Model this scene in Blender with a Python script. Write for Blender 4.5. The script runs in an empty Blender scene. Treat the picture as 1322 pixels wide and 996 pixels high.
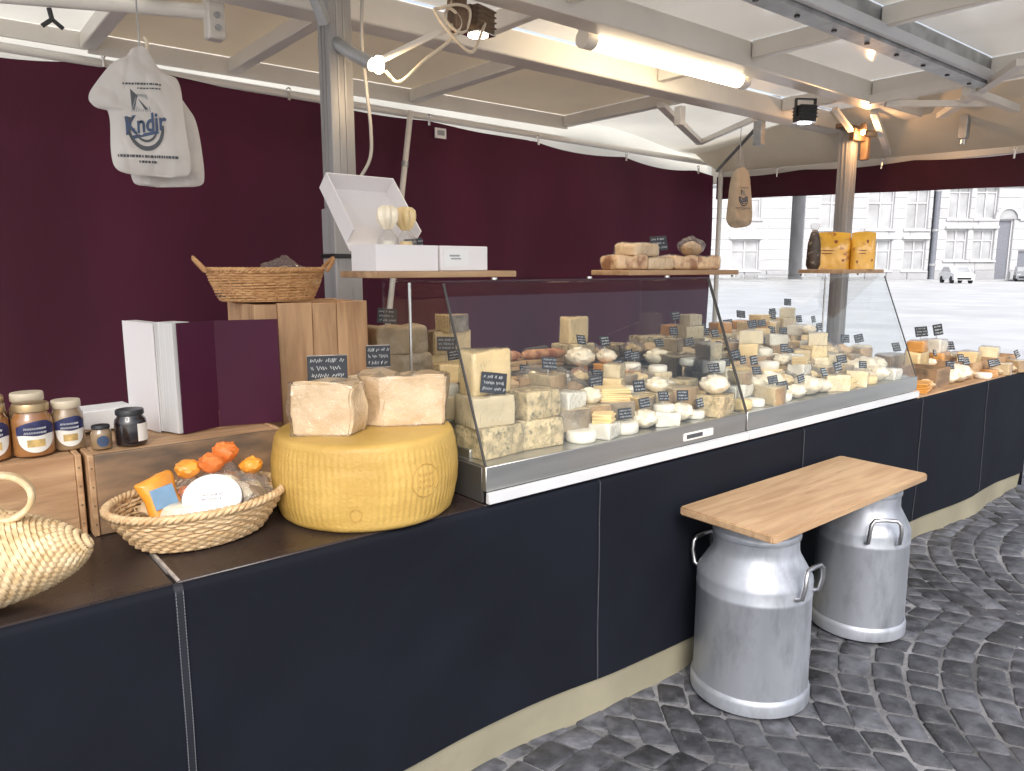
import bpy, bmesh, math, random
from mathutils import Vector, Matrix, Euler, noise
rad = math.radians
random.seed(7)
S = bpy.context.scene
COL = S.collection

# ------------------------------------------------------------------ camera
cam_d = bpy.data.cameras.new('camera')
cam = bpy.data.objects.new('camera', cam_d); COL.objects.link(cam)
cam.location = (0, 0, 1.4)
cam.rotation_euler = (rad(90 - 9.1), 0, rad(-39.01))
cam_d.sensor_width = 36; cam_d.lens = 26.0
cam_d.clip_start = 0.02; cam_d.clip_end = 2000
S.camera = cam
# ------------------------------------------------------------------ sky and sun (bright overcast)
SUN_EL, SUN_AZ = 42, 215          # azimuth measured clockwise from +Y
w = bpy.data.worlds.new('World'); S.world = w; w.use_nodes = True
nt = w.node_tree; nt.nodes.clear()
sky = nt.nodes.new('ShaderNodeTexSky'); sky.sky_type = 'NISHITA'; sky.sun_disc = False
sky.sun_elevation = rad(SUN_EL); sky.sun_rotation = rad(SUN_AZ)
sky.dust_density = 4.0; sky.air_density = 1.0; sky.ozone_density = 1.0
hs = nt.nodes.new('ShaderNodeHueSaturation'); hs.inputs['Saturation'].default_value = 0.50
bg = nt.nodes.new('ShaderNodeBackground'); bg.inputs[1].default_value = 0.15
wo = nt.nodes.new('ShaderNodeOutputWorld')
nt.links.new(sky.outputs[0], hs.inputs['Color']); nt.links.new(hs.outputs[0], bg.inputs[0]); nt.links.new(bg.outputs[0], wo.inputs[0])
sd = bpy.data.lights.new('sun', 'SUN'); sd.energy = 1.2; sd.angle = rad(25); sd.color = (1, .97, .93)
so = bpy.data.objects.new('sun', sd); COL.objects.link(so)
az = rad(SUN_AZ); el = rad(SUN_EL)
sdir = Vector((math.sin(az) * math.cos(el), math.cos(az) * math.cos(el), math.sin(el)))
so.rotation_euler = sdir.to_track_quat('Z', 'Y').to_euler(); so.location = (0, -4, 8)
vs = S.view_settings; vs.view_transform = 'Standard'; vs.look = 'None'; vs.gamma = 1; vs.use_curve_mapping = False
vs.exposure = 0.8

# ------------------------------------------------------------------ materials
MATS = {}
def mat(name, c, rough=.6, var=.12, vs_=6., bump=.0, bs=60., metal=0., coat=0., c2=None, stretch=(1, 1, 1), rnd=.0,
        spec=.5, transl=0., emit=None, estr=0., wave=None, rvar=.1, ramp=(.35, .65), distort=0., sheen=0., sss=0., dirt=None):
    m = bpy.data.materials.new(name); m.use_nodes = True; MATS[name] = m
    n = m.node_tree.nodes; l = m.node_tree.links
    b = n['Principled BSDF']; out = n['Material Output']
    tc = n.new('ShaderNodeTexCoord'); mp = n.new('ShaderNodeMapping'); mp.inputs['Scale'].default_value = stretch
    l.new(tc.outputs['Object'], mp.inputs[0])
    oi = n.new('ShaderNodeObjectInfo')
    off = n.new('ShaderNodeVectorMath'); off.operation = 'ADD'
    cx = n.new('ShaderNodeCombineXYZ')
    mu = n.new('ShaderNodeMath'); mu.operation = 'MULTIPLY'; mu.inputs[1].default_value = 37.
    l.new(oi.outputs['Random'], mu.inputs[0])
    for k in range(3): l.new(mu.outputs[0], cx.inputs[k])
    l.new(mp.outputs[0], off.inputs[0]); l.new(cx.outputs[0], off.inputs[1])
    nz = n.new('ShaderNodeTexNoise'); nz.inputs['Scale'].default_value = vs_; nz.inputs['Detail'].default_value = 7
    nz.inputs['Distortion'].default_value = distort
    l.new(off.outputs[0], nz.inputs['Vector'])
    if c2 is None:
        ca = [max(0, x * (1 - var)) for x in c]; cb = [min(1, x * (1 + var)) for x in c]
    else: ca, cb = c, c2
    rp = n.new('ShaderNodeValToRGB'); rp.color_ramp.elements[0].position = ramp[0]; rp.color_ramp.elements[1].position = ramp[1]
    rp.color_ramp.elements[0].color = (*ca, 1); rp.color_ramp.elements[1].color = (*cb, 1)
    fac = nz.outputs[0]
    if wave:
        wv = n.new('ShaderNodeTexWave'); wv.wave_type = 'BANDS'; wv.bands_direction = wave[0]
        wv.inputs['Scale'].default_value = wave[1]; wv.inputs['Distortion'].default_value = wave[2]
        wv.inputs['Detail'].default_value = 3; wv.inputs['Detail Scale'].default_value = 1.6
        l.new(off.outputs[0], wv.inputs['Vector'])
        mx = n.new('ShaderNodeMix'); mx.data_type = 'FLOAT'; mx.inputs[0].default_value = wave[3]
        l.new(nz.outputs[0], mx.inputs[2]); l.new(wv.outputs['Fac'], mx.inputs[3]); fac = mx.outputs[0]
    l.new(fac, rp.inputs[0])
    colr = rp.outputs[0]
    if rnd:
        hv = n.new('ShaderNodeHueSaturation'); mr = n.new('ShaderNodeMapRange')
        mr.inputs[3].default_value = 1 - rnd; mr.inputs[4].default_value = 1 + rnd
        l.new(oi.outputs['Random'], mr.inputs[0]); l.new(mr.outputs[0], hv.inputs['Value']); l.new(colr, hv.inputs['Color']); colr = hv.outputs[0]
    if dirt:   # (colour, scale, lo, hi) blotchy stain layer
        n3 = n.new('ShaderNodeTexNoise'); n3.inputs['Scale'].default_value = dirt[1]; n3.inputs['Detail'].default_value = 9
        n3.inputs['Roughness'].default_value = .65; l.new(off.outputs[0], n3.inputs['Vector'])
        r3 = n.new('ShaderNodeValToRGB'); r3.color_ramp.elements[0].position = dirt[2]; r3.color_ramp.elements[1].position = dirt[3]
        l.new(n3.outputs[0], r3.inputs[0])
        m3 = n.new('ShaderNodeMix'); m3.data_type = 'RGBA'; l.new(r3.outputs[0], m3.inputs[0]); l.new(colr, m3.inputs[6])
        m3.inputs[7].default_value = (*dirt[0], 1); colr = m3.outputs[2]
    l.new(colr, b.inputs['Base Color'])
    b.inputs['Metallic'].default_value = metal; b.inputs['Coat Weight'].default_value = coat; b.inputs['Coat Roughness'].default_value = .12
    b.inputs['Specular IOR Level'].default_value = spec
    if sheen: b.inputs['Sheen Weight'].default_value = sheen
    if sss:
        b.inputs['Subsurface Weight'].default_value = sss; b.inputs['Subsurface Radius'].default_value = (.012, .008, .004); b.inputs['Subsurface Scale'].default_value = 1
    mr2 = n.new('ShaderNodeMapRange'); mr2.inputs[3].default_value = max(.03, rough - rvar); mr2.inputs[4].default_value = min(1, rough + rvar)
    l.new(nz.outputs[0], mr2.inputs[0]); l.new(mr2.outputs[0], b.inputs['Roughness'])
    if bump:
        n2 = n.new('ShaderNodeTexNoise'); n2.inputs['Scale'].default_value = bs; n2.inputs['Detail'].default_value = 5
        l.new(off.outputs[0], n2.inputs['Vector'])
        bp = n.new('ShaderNodeBump'); bp.inputs['Strength'].default_value = 1; bp.inputs['Distance'].default_value = bump
        l.new(n2.outputs[0], bp.inputs['Height']); l.new(bp.outputs[0], b.inputs['Normal'])
    if emit:
        b.inputs['Emission Color'].default_value = (*emit, 1); b.inputs['Emission Strength'].default_value = estr
    if transl:
        tr = n.new('ShaderNodeBsdfTranslucent'); ms = n.new('ShaderNodeMixShader'); ms.inputs[0].default_value = transl
        l.new(colr, tr.inputs[0]); l.new(b.outputs[0], ms.inputs[1]); l.new(tr.outputs[0], ms.inputs[2]); l.new(ms.outputs[0], out.inputs[0])
    return m
def film(name, tint=(1, 1, 1), ior=1.5, rough=.03, bump=0., bs=30, base=0., bcol=(.9, .9, .9)):
    """thin clear sheet: straight transmission plus fresnel reflection"""
    m = bpy.data.materials.new(name); m.use_nodes = True; MATS[name] = m
    n = m.node_tree.nodes; l = m.node_tree.links; n.remove(n['Principled BSDF']); out = n['Material Output']
    t = n.new('ShaderNodeBsdfTransparent'); t.inputs[0].default_value = (*tint, 1)
    g = n.new('ShaderNodeBsdfGlossy'); g.inputs['Roughness'].default_value = rough
    ge = n.new('ShaderNodeNewGeometry'); dt = n.new('ShaderNodeVectorMath'); dt.operation = 'DOT_PRODUCT'
    l.new(ge.outputs['Normal'], dt.inputs[0]); l.new(ge.outputs['Incoming'], dt.inputs[1])
    def mth(op, a, b):
        q = n.new('ShaderNodeMath'); q.operation = op
        for k, x in enumerate((a, b)):
            if x is None: continue
            if isinstance(x, (int, float)): q.inputs[k].default_value = x
            else: l.new(x, q.inputs[k])
        return q.outputs[0]
    f0 = ((ior - 1) / (ior + 1)) ** 2
    fres = mth('ADD', mth('MULTIPLY', mth('POWER', mth('SUBTRACT', 1.0, mth('ABSOLUTE', dt.outputs['Value'], None)), 5.0), 1 - f0), f0)
    ms = n.new('ShaderNodeMixShader'); l.new(fres, ms.inputs[0]); l.new(t.outputs[0], ms.inputs[1]); l.new(g.outputs[0], ms.inputs[2])
    if bump:
        tc = n.new('ShaderNodeTexCoord'); nz = n.new('ShaderNodeTexNoise'); nz.inputs['Scale'].default_value = bs; nz.inputs['Detail'].default_value = 4
        nz.inputs['Distortion'].default_value = 1.5
        l.new(tc.outputs['Object'], nz.inputs['Vector'])
        bp = n.new('ShaderNodeBump'); bp.inputs['Distance'].default_value = bump; l.new(nz.outputs[0], bp.inputs['Height'])
        l.new(bp.outputs[0], g.inputs['Normal']); l.new(bp.outputs[0], dt.inputs[0])
    last = ms.outputs[0]
    if base:
        d = n.new('ShaderNodeBsdfDiffuse'); d.inputs[0].default_value = (*bcol, 1)
        m2 = n.new('ShaderNodeMixShader'); m2.inputs[0].default_value = base; l.new(last, m2.inputs[1]); l.new(d.outputs[0], m2.inputs[2]); last = m2.outputs[0]
    l.new(last, out.inputs[0])
    return m

mat('plaza', (.56, .565, .575), .45, .14, .6, bump=.006, bs=3, dirt=((.46, .465, .48), .35, .45, .8))
mat('mortar', (.155, .155, .163), .85, .55, 4, bump=.006, bs=60)
mat('basalt', (.062, .064, .075), .58, .45, 18, bump=.004, bs=50, rnd=.45, rvar=.16, dirt=((.11, .112, .12), 22, .55, .75))
mat('facade', (.48, .485, .50), .9, .12, .5, rnd=.07, bump=.01, bs=6)
mat('facade_plinth', (.36, .365, .38), .9, .08, .8)
mat('facade_frame', (.52, .52, .53), .6, .04)
mat('facade_glass', (.36, .37, .39), .12, .2, .5, spec=.8)
mat('facade_dark', (.17, .18, .21), .7, .1)
mat('car_white', (.62, .63, .64), .3, .03, coat=.5)
mat('car_grey', (.18, .19, .21), .3, .03, coat=.5)
mat('tyre', (.02, .02, .02), .8, .1)
mat('curtain', (.076, .0125, .0290), .85, .16, 2.2, bump=.0006, bs=400, transl=.40, stretch=(1, 1, .4))
mat('valance', (.058, .0085, .018), .85, .12, 5, bump=.0006, bs=400, transl=.12)
mat('skirt', (.0046, .0060, .0118), .80, .18, 3, bump=.0005, bs=500, spec=.22)
mat('skirt_edge', (.009, .0105, .017), .6, .1, 3, bump=.0005, bs=500)
mat('hem', (.235, .215, .155), .75, .15, 2.5, bump=.002, bs=25, dirt=((.20, .17, .12), 3, .6, .85))
mat('thread', (.16, .17, .19), .8, .1)
mat('laminate', (.032, .022, .020), .28, .2, 8, bump=.0003, bs=200, rvar=.1, dirt=((.06, .047, .042), 9, .6, .8))
mat('seam_strip', (.38, .34, .31), .5, .3, 30)
mat('steel', (.52, .52, .50), .34, .08, 2, metal=.9, stretch=(1, 1, 12), rvar=.1)
mat('steel_dark', (.10, .095, .09), .45, .15, 6, metal=.6)
mat('white_trim', (.60, .61, .63), .35, .04, 6)
mat('rubber', (.015, .015, .017), .6, .1)
mat('galv', (.42, .43, .44), .45, .25, 9, metal=.75, bump=.0004, bs=60)
mat('white_paint', (.74, .70, .635), .32, .06, 3, dirt=((.55, .49, .40), 5, .62, .85))
mat('post_metal', (.36, .355, .355), .55, .14, 3, metal=.30, stretch=(6, 6, .6), dirt=((.22, .21, .20), 8, .58, .8))
mat('ceil_beige', (.57, .46, .32), .38, .08, 1.6, rvar=.1, transl=.17)
mat('end_tarp', (.70, .62, .50), .6, .08, 1.6, transl=.25)
mat('ceil_white', (.78, .745, .68), .13, .04, 1.2, rvar=.05, transl=.22, dirt=((.66, .62, .55), 1.4, .5, .8))
mat('tarp', (.82, .79, .70), .6, .06, 2, transl=.45)
mat('chrome', (.75, .75, .75), .18, .05, metal=1)
mat('black_metal', (.02, .02, .022), .4, .2)
mat('brown_metal', (.16, .10, .06), .5, .3, 20)
mat('aluminium', (.42, .445, .50), .48, .14, 5, metal=.6, bump=.0014, bs=9, stretch=(1, 1, .35), rvar=.14, dirt=((.22, .235, .265), 9, .48, .74))
mat('handle_steel', (.50, .50, .51), .30, .1, metal=.95)
mat('bench_wood', (.36, .225, .125), .55, .25, 3, c2=(.49, .335, .20), stretch=(1.0, 11, 11), distort=.6, bump=.0008, bs=40, dirt=((.20, .115, .06), 4.5, .60, .78))
mat('crate_wood', (.36, .20, .10), .6, .25, 3, c2=(.56, .36, .20), stretch=(1, 9, 9), distort=.8, bump=.0008, bs=60, rnd=.10, dirt=((.17, .11, .07), 4, .60, .82))
mat('crate_wood_v', (.42, .235, .12), .6, .25, 3, c2=(.64, .40, .22), stretch=(9, 9, 1), distort=.8, bump=.0008, bs=60, rnd=.12, dirt=((.25, .13, .07), 4, .66, .85))
mat('crate_old', (.10, .075, .055), .7, .3, 3, c2=(.36, .22, .12), stretch=(1.4, 5, 5), bump=.001, bs=60, ramp=(.3, .6))
mat('plank_wood', (.30, .175, .09), .6, .2, 3, c2=(.46, .30, .17), stretch=(1, 9, 9), bump=.0006, bs=60)
mat('wicker', (.52, .33, .16), .55, .3, 30, c2=(.72, .53, .31), bump=.0006, bs=120, stretch=(1, 1, 3))
mat('wicker_brown', (.44, .22, .085), .55, .3, 30, c2=(.62, .36, .16), bump=.0006, bs=120, stretch=(1, 1, 3))
mat('straw', (.58, .40, .20), .6, .25, 40, c2=(.78, .61, .38), bump=.0008, bs=160)
mat('dark_hole', (.05, .035, .02), .9, .1)
mat('parmesan_rind', (.46, .285, .065), .5, .12, 7, c2=(.57, .37, .10), bump=.0018, bs=130, sss=.05, dirt=((.40, .22, .05), 5, .58, .85))
mat('rind_red', (.22, .05, .02), .5, .3, 40)
mat('rind_mark', (.50, .30, .08), .55, .1)
mat('parmesan', (.56, .39, .22), .55, .15, 9, c2=(.71, .54, .34), bump=.006, bs=38, coat=.5, sss=.08)
mat('ivory', (.80, .66, .42), .42, .1, 9, rnd=.12, bump=.0012, bs=40, coat=.5, sss=.05)
mat('cream', (.80, .60, .30), .42, .1, 9, rnd=.14, bump=.0012, bs=40, coat=.5, sss=.05)
mat('palewhite', (.80, .76, .66), .5, .07, 12, rnd=.08, bump=.002, bs=50, coat=.3)
mat('tan', (.40, .26, .13), .55, .25, 10, rnd=.2, bump=.002, bs=40, coat=.3)
mat('greyrind', (.26, .20, .13), .7, .3, 14, rnd=.2, bump=.004, bs=40, dirt=((.42, .37, .29), 12, .5, .75))
mat('orange_cheese', (.70, .33, .07), .45, .12, 8, rnd=.1, bump=.001, bs=40, coat=.4)
mat('blue_cheese', (.74, .65, .46), .5, .1, 9, rnd=.08, bump=.002, bs=50, coat=.5, dirt=((.14, .17, .17), 34, .56, .64))
mat('herb_cheese', (.66, .52, .30), .6, .3, 40, rnd=.1, bump=.004, bs=60, dirt=((.20, .19, .12), 60, .52, .66))
mat('charcoal_rind', (.05, .045, .04), .8, .4, 16, rnd=.3, bump=.004, bs=40, dirt=((.16, .14, .12), 20, .55, .75))
mat('crusty', (.34, .15, .06), .6, .2, 14, c2=(.74, .50, .28), bump=.005, bs=45, coat=.3, ramp=(.38, .52))
mat('sausage', (.30, .10, .045), .5, .3, 30, rnd=.2, bump=.002, bs=80, c2=(.62, .34, .17))
mat('wrap', (.82, .73, .56), .30, .08, 10, rnd=.08, bump=.007, bs=28, coat=.7)
mat('brownpaper', (.55, .40, .24), .7, .12, 8, bump=.004, bs=25, rnd=.1)
mat('slate', (.022, .026, .034), .55, .2, 20)
mat('chalk', (.62, .64, .66), .8, .05)
mat('white_card', (.78, .75, .755), .5, .02, 3)
mat('paper', (.80, .80, .79), .7, .02, 3)
mat('pages', (.78, .775, .76), .7, .05, 4, stretch=(60, 60, .3), c2=(.60, .60, .60), ramp=(.25, .55))
mat('burgundy_cover', (.060, .0085, .030), .6, .1, 4, bump=.0003, bs=500, spec=.25)
mat('bag_white', (.70, .665, .63), .5, .05, 4, bump=.003, bs=14, transl=.25, coat=.1)
mat('bag_beige', (.58, .47, .35), .6, .06, 4, bump=.003, bs=14, transl=.2)
mat('print_blue', (.045, .075, .15), .6, .15, 40)
mat('print_dark', (.07, .075, .085), .6, .15, 40)
mat('print_grey', (.30, .31, .32), .6, .1)
mat('jar_orange', (.25, .105, .035), .12, .2, 8, coat=1, c2=(.36, .17, .06))
mat('jar_brown', (.20, .13, .07), .12, .2, 8, coat=1, c2=(.33, .23, .13))
mat('jar_dark', (.012, .008, .010), .12, .2, 8, coat=1)
mat('lid_gold', (.45, .33, .18), .3, .1, metal=.6)
mat('lid_cream', (.62, .54, .40), .4, .1)
mat('lid_dark', (.02, .022, .026), .4, .1)
mat('label_blue', (.025, .03, .10), .45, .4, 60)
mat('label_white', (.75, .73, .68), .5, .05)
mat('label_gold', (.55, .38, .14), .5, .3, 50)
mat('fruit_orange', (.75, .20, .04), .5, .2, 12, bump=.002, bs=60)
mat('pkg_orange', (.78, .30, .03), .4, .2, 15, coat=.5)
mat('pkg_yellow', (.72, .38, .035), .32, .12, 12, coat=.6, bump=.003, bs=30, dirt=((.30, .08, .02), 13, .58, .66))
mat('pkg_dark', (.06, .04, .03), .5, .4, 30, dirt=((.30, .24, .20), 40, .55, .62))
mat('pkg_blue', (.20, .34, .50), .4, .1, 20, coat=.3)
mat('tube_light', (.9, .85, .75), .5, .0, emit=(1, .80, .55), estr=9)
mat('bulb', (.9, .85, .75), .5, .0, emit=(1, .80, .55), estr=14)
mat('led', (.9, .9, .9), .5, .0, emit=(.85, .93, 1), estr=9)
mat('cable', (.70, .60, .46), .5, .05)
mat('cable_grey', (.40, .38, .35), .5, .05)
film('glass', (.982, .99, .987), 1.45, .012)
film('cling', (.985, .985, .985), 1.5, .14, bump=.012, bs=30, base=.02, bcol=(.9, .82, .72))
film('clear_plastic', (.95, .95, .95), 1.5, .08, bump=.012, bs=30, base=.07, bcol=(.85, .82, .78))

# ------------------------------------------------------------------ mesh helpers
class MB:
    def __init__(s): s.bm = bmesh.new(); s.mi = 0
    def _faces(s, vs, fs):
        V = [s.bm.verts.new(v) for v in vs]; out = []
        for f in fs:
            try:
                q = s.bm.faces.new([V[i] for i in f]); q.material_index = s.mi; out.append(q)
            except ValueError: pass
        return V, out
    def box(s, c, d, rot=None, bevel=0., seg=1):
        hx, hy, hz = d[0] / 2, d[1] / 2, d[2] / 2
        vs = [Vector((sx * hx, sy * hy, sz * hz)) for sx in (-1, 1) for sy in (-1, 1) for sz in (-1, 1)]
        if rot is not None:
            R = rot if isinstance(rot, Matrix) else Euler(rot).to_matrix()
            vs = [R @ v for v in vs]
        vs = [v + Vector(c) for v in vs]
        V, F = s._faces(vs, [(0, 1, 3, 2), (4, 6, 7, 5), (0, 4, 5, 1), (2, 3, 7, 6), (0, 2, 6, 4), (1, 5, 7, 3)])
        if bevel:
            es = list({e for f in F for e in f.edges})
            r = bmesh.ops.bevel(s.bm, geom=es, offset=bevel, segments=seg, profile=.5, affect='EDGES')
            for f in r['faces']: f.material_index = s.mi
        return s
    def bb(s, x0, x1, y0, y1, z0, z1, bevel=0., seg=1):
        return s.box(((x0 + x1) / 2, (y0 + y1) / 2, (z0 + z1) / 2), (x1 - x0, y1 - y0, z1 - z0), None, bevel, seg)
    def bar(s, p, q, wd, ht, bevel=0.):
        p, q = Vector(p), Vector(q); d = q - p; L = d.length; d.normalize()
        up = Vector((0, 0, 1)) if abs(d.z) < .95 else Vector((0, 1, 0))
        y = up.cross(d).normalized(); z = d.cross(y)
        R = Matrix((d, y, z)).transposed()
        return s.box((p + q) / 2, (L, wd, ht), R, bevel)
    def tube(s, pts, r, n=8, closed=False, caps=True):
        pts = [Vector(p) for p in pts]; N = len(pts); rings = []
        rr = r if isinstance(r, (list, tuple)) else [r] * N
        prev = None
        for i, p in enumerate(pts):
            a = pts[(i - 1) % N] if (closed or i > 0) else p
            b = pts[(i + 1) % N] if (closed or i < N - 1) else p
            d = (b - a)
            if d.length < 1e-9: d = Vector((0, 0, 1))
            d.normalize()
            if prev is None:
                up = Vector((0, 0, 1)) if abs(d.z) < .9 else Vector((1, 0, 0)); x = up.cross(d).normalized()
            else:
                x = prev - d * prev.dot(d)
                x = x.normalized() if x.length > 1e-6 else Vector((1, 0, 0))
            prev = x; y = d.cross(x)
            rings.append([s.bm.verts.new(p + (x * math.cos(2 * math.pi * k / n) + y * math.sin(2 * math.pi * k / n)) * rr[i]) for k in range(n)])
        for i in range(N if closed else N - 1):
            A, B = rings[i], rings[(i + 1) % N]
            for k in range(n):
                f = s.bm.faces.new((A[k], A[(k + 1) % n], B[(k + 1) % n], B[k])); f.material_index = s.mi
        if caps and not closed:
            for rg in (rings[0][::-1], rings[-1]):
                f = s.bm.faces.new(rg); f.material_index = s.mi
        return s
    def lathe(s, prof, n=32, c=(0, 0, 0), sx=1., sy=1., rad_fn=None, cap0=True, cap1=True):
        rings = []; c = Vector(c)
        for (r, z) in prof:
            rg = []
            for k in range(n):
                a = 2 * math.pi * k / n
                q = rad_fn(a, z, r) if rad_fn else r
                rg.append(s.bm.verts.new(c + Vector((q * math.cos(a) * sx, q * math.sin(a) * sy, z))))
            rings.append(rg)
        for A, B in zip(rings, rings[1:]):
            for k in range(n):
                f = s.bm.faces.new((A[k], A[(k + 1) % n], B[(k + 1) % n], B[k])); f.material_index = s.mi
        if cap0: s.bm.faces.new(rings[0][::-1]).material_index = s.mi
        if cap1: s.bm.faces.new(rings[-1]).material_index = s.mi
        return s
    def grid(s, fn, nu, nv, closed_u=False):
        V = [[s.bm.verts.new(fn(i / nu, j / nv)) for j in range(nv + 1)] for i in range(nu if closed_u else nu + 1)]
        N = len(V)
        for i in range(nu):
            for j in range(nv):
                f = s.bm.faces.new((V[i][j], V[(i + 1) % N][j], V[(i + 1) % N][j + 1], V[i][j + 1])); f.material_index = s.mi
        return s
    def prism(s, poly, z0, z1, axis='z'):
        n = len(poly)
        def P(u, v, t): return {'z': (u, v, t), 'y': (u, t, v), 'x': (t, u, v)}[axis]
        vs = [P(u, v, z0) for u, v in poly] + [P(u, v, z1) for u, v in poly]
        s._faces(vs, [tuple(range(n))[::-1], tuple(range(n, 2 * n))] + [(i, (i + 1) % n, n + (i + 1) % n, n + i) for i in range(n)])
        return s
    def noise(s, amp, scale, seed=0, cut=0):
        if cut: bmesh.ops.subdivide_edges(s.bm, edges=s.bm.edges[:], cuts=cut, use_grid_fill=True)
        o = Vector((seed * 3.1, seed * 1.7, seed * .9))
        for v in s.bm.verts: v.co += noise.noise_vector(v.co * scale + o) * amp
        return s
    def mesh(s, name, mats, smooth=40):
        bmesh.ops.recalc_face_normals(s.bm, faces=s.bm.faces[:])
        if smooth:
            for f in s.bm.faces: f.smooth = True
            t = rad(smooth)
            for e in s.bm.edges:
                if len(e.link_faces) == 2 and e.calc_face_angle(0) > t: e.smooth = False
        me = bpy.data.meshes.new(name); s.bm.to_mesh(me); s.bm.free()
        for m in (mats if isinstance(mats, (list, tuple)) else [mats]): me.materials.append(MATS[m])
        return me
    def build(s, name, mats, parent=None, loc=(0, 0, 0), rot=(0, 0, 0), smooth=40):
        return link(name, s.mesh(name, mats, smooth), parent, loc, rot)
def link(name, me, parent=None, loc=(0, 0, 0), rot=(0, 0, 0)):
    o = bpy.data.objects.new(name, me); COL.objects.link(o); o.location = loc; o.rotation_euler = rot
    if parent: o.parent = parent
    return o
def tag(o, label=None, cat=None, group=None, kind=None):
    if label: o['label'] = label
    if cat: o['category'] = cat
    if group: o['group'] = group
    if kind: o['kind'] = kind
    return o
def thing(name, label, cat, loc=(0, 0, 0), rz=0., group=None):
    o = bpy.data.objects.new(name, None); COL.objects.link(o); o.location = loc; o.rotation_euler = (0, 0, rz)
    o.empty_display_size = .05
    return tag(o, label, cat, group)
def copy_tree(o, parent=None, loc=None, rz=None, label=None, group=None, scale=None):
    c = o.copy(); COL.objects.link(c); c.parent = parent
    if loc is not None: c.location = loc
    if rz is not None: c.rotation_euler = (0, 0, rz)
    if label: c['label'] = label
    if group: c['group'] = group
    if scale: c.scale = scale
    for ch in list(o.children): copy_tree(ch, c)
    return c
R_ = random.uniform

# ================================================================== SETTING
g = MB().bb(-400, 400, -400, 400, -.3, 0).build('ground', 'plaza'); tag(g, kind='structure')
# cobblestones in segmental arcs
px0, px1, py0, py1 = -2.0, 8.0, -4.0, 2.6
pv = MB().bb(px0, px1, py0, py1, .0005, .0105).build('cobblestone_paving', 'mortar'); tag(pv, kind='structure')
CA = rad(28); ca, sa = math.cos(CA), math.sin(CA)
W_, P_, SAG = 1.32, .104, .20
stones = []
for c in range(-9, 12):
    for r in range(-90, 90):
        n = 12; us = [-W_ / 2 + W_ * i / n for i in range(n + 1)]
        us = [us[0] + .004] + [u + R_(-.022, .022) for u in us[1:-1]] + [us[-1] - .004]
        dr = R_(-.005, .005)
        for i in range(n):
            a, b = us[i] + .0045, us[i + 1] - .0045
            q = []
            for (u, k) in ((a, 0), (b, 0), (b, 1), (a, 1)):
                sl = -8 * SAG * u / W_ ** 2
                v = r * P_ + SAG * (1 - (2 * u / W_) ** 2) + dr + (.005 if k == 0 else P_ - .005) + R_(-.006, .006)
                uu = u - sl * .42 * P_ * (k - .5) + c * W_ + R_(-.005, .005)
                q.append((uu * ca - v * sa, uu * sa + v * ca))
            mx = sum(p[0] for p in q) / 4; my = sum(p[1] for p in q) / 4
            if not (px0 + .1 < mx < px1 - .1 and py0 + .1 < my < py1 - .1): continue
            stones.append((mx, my, q))
def stone_mesh(mb, mx, my, q, org):
    h = R_(.013, .018); tz = [h + R_(-.002, .002) for _ in q]
    # eight-cornered outline so that the setts look worn, not cut
    q8 = []
    for j in range(4):
        p, nx, pr = q[j], q[(j + 1) % 4], q[j - 1]
        for (o_, f_) in ((pr, R_(.05, .15)), (nx, R_(.05, .15))): q8.append((p[0] + (o_[0] - p[0]) * f_, p[1] + (o_[1] - p[1]) * f_, tz[j]))
    vs = []
    for (k, z) in ((1.0, 0), (.985, .80), (.90, 1.0)):
        for (x, y, t_) in q8: vs.append(((mx + (x - mx) * k) - org[0], (my + (y - my) * k) - org[1], .004 if z == 0 else t_ * z))
    vs.append((mx - org[0], my - org[1], max(tz) + .0003))
    fs = [(i, (i + 1) % 8, 8 + (i + 1) % 8, 8 + i) for i in range(8)] + [(8 + i, 8 + (i + 1) % 8, 16 + (i + 1) % 8, 16 + i) for i in range(8)]
    fs += [(16 + i, 16 + (i + 1) % 8, 24) for i in range(8)]
    mb._faces(vs, fs)
def in_view(x, y):
    d = .629 * x + .777 * y; s_ = .777 * x - .629 * y
    if d < .3 or y > 1.46: return False
    z = d * .987 + 1.4 * .158; return abs(s_ / z) < .70 and (1.4 * .987 - d * .158) / z < .53
vis = sorted([s_ for s_ in stones if in_view(s_[0], s_[1])], key=lambda s_: s_[0] ** 2 + s_[1] ** 2)
single = set(id(s_) for s_ in vis[:295])
rest = MB()
for s_ in stones:
    if id(s_) in single:
        m_ = MB(); stone_mesh(m_, *s_, (s_[0], s_[1])); m_.build('cobblestone', 'basalt', pv, (s_[0], s_[1], 0), smooth=50)
    else: stone_mesh(rest, *s_, (0, 0))
tag(rest.build('cobblestones_beyond', 'basalt', pv, smooth=50), kind='stuff')

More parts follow.
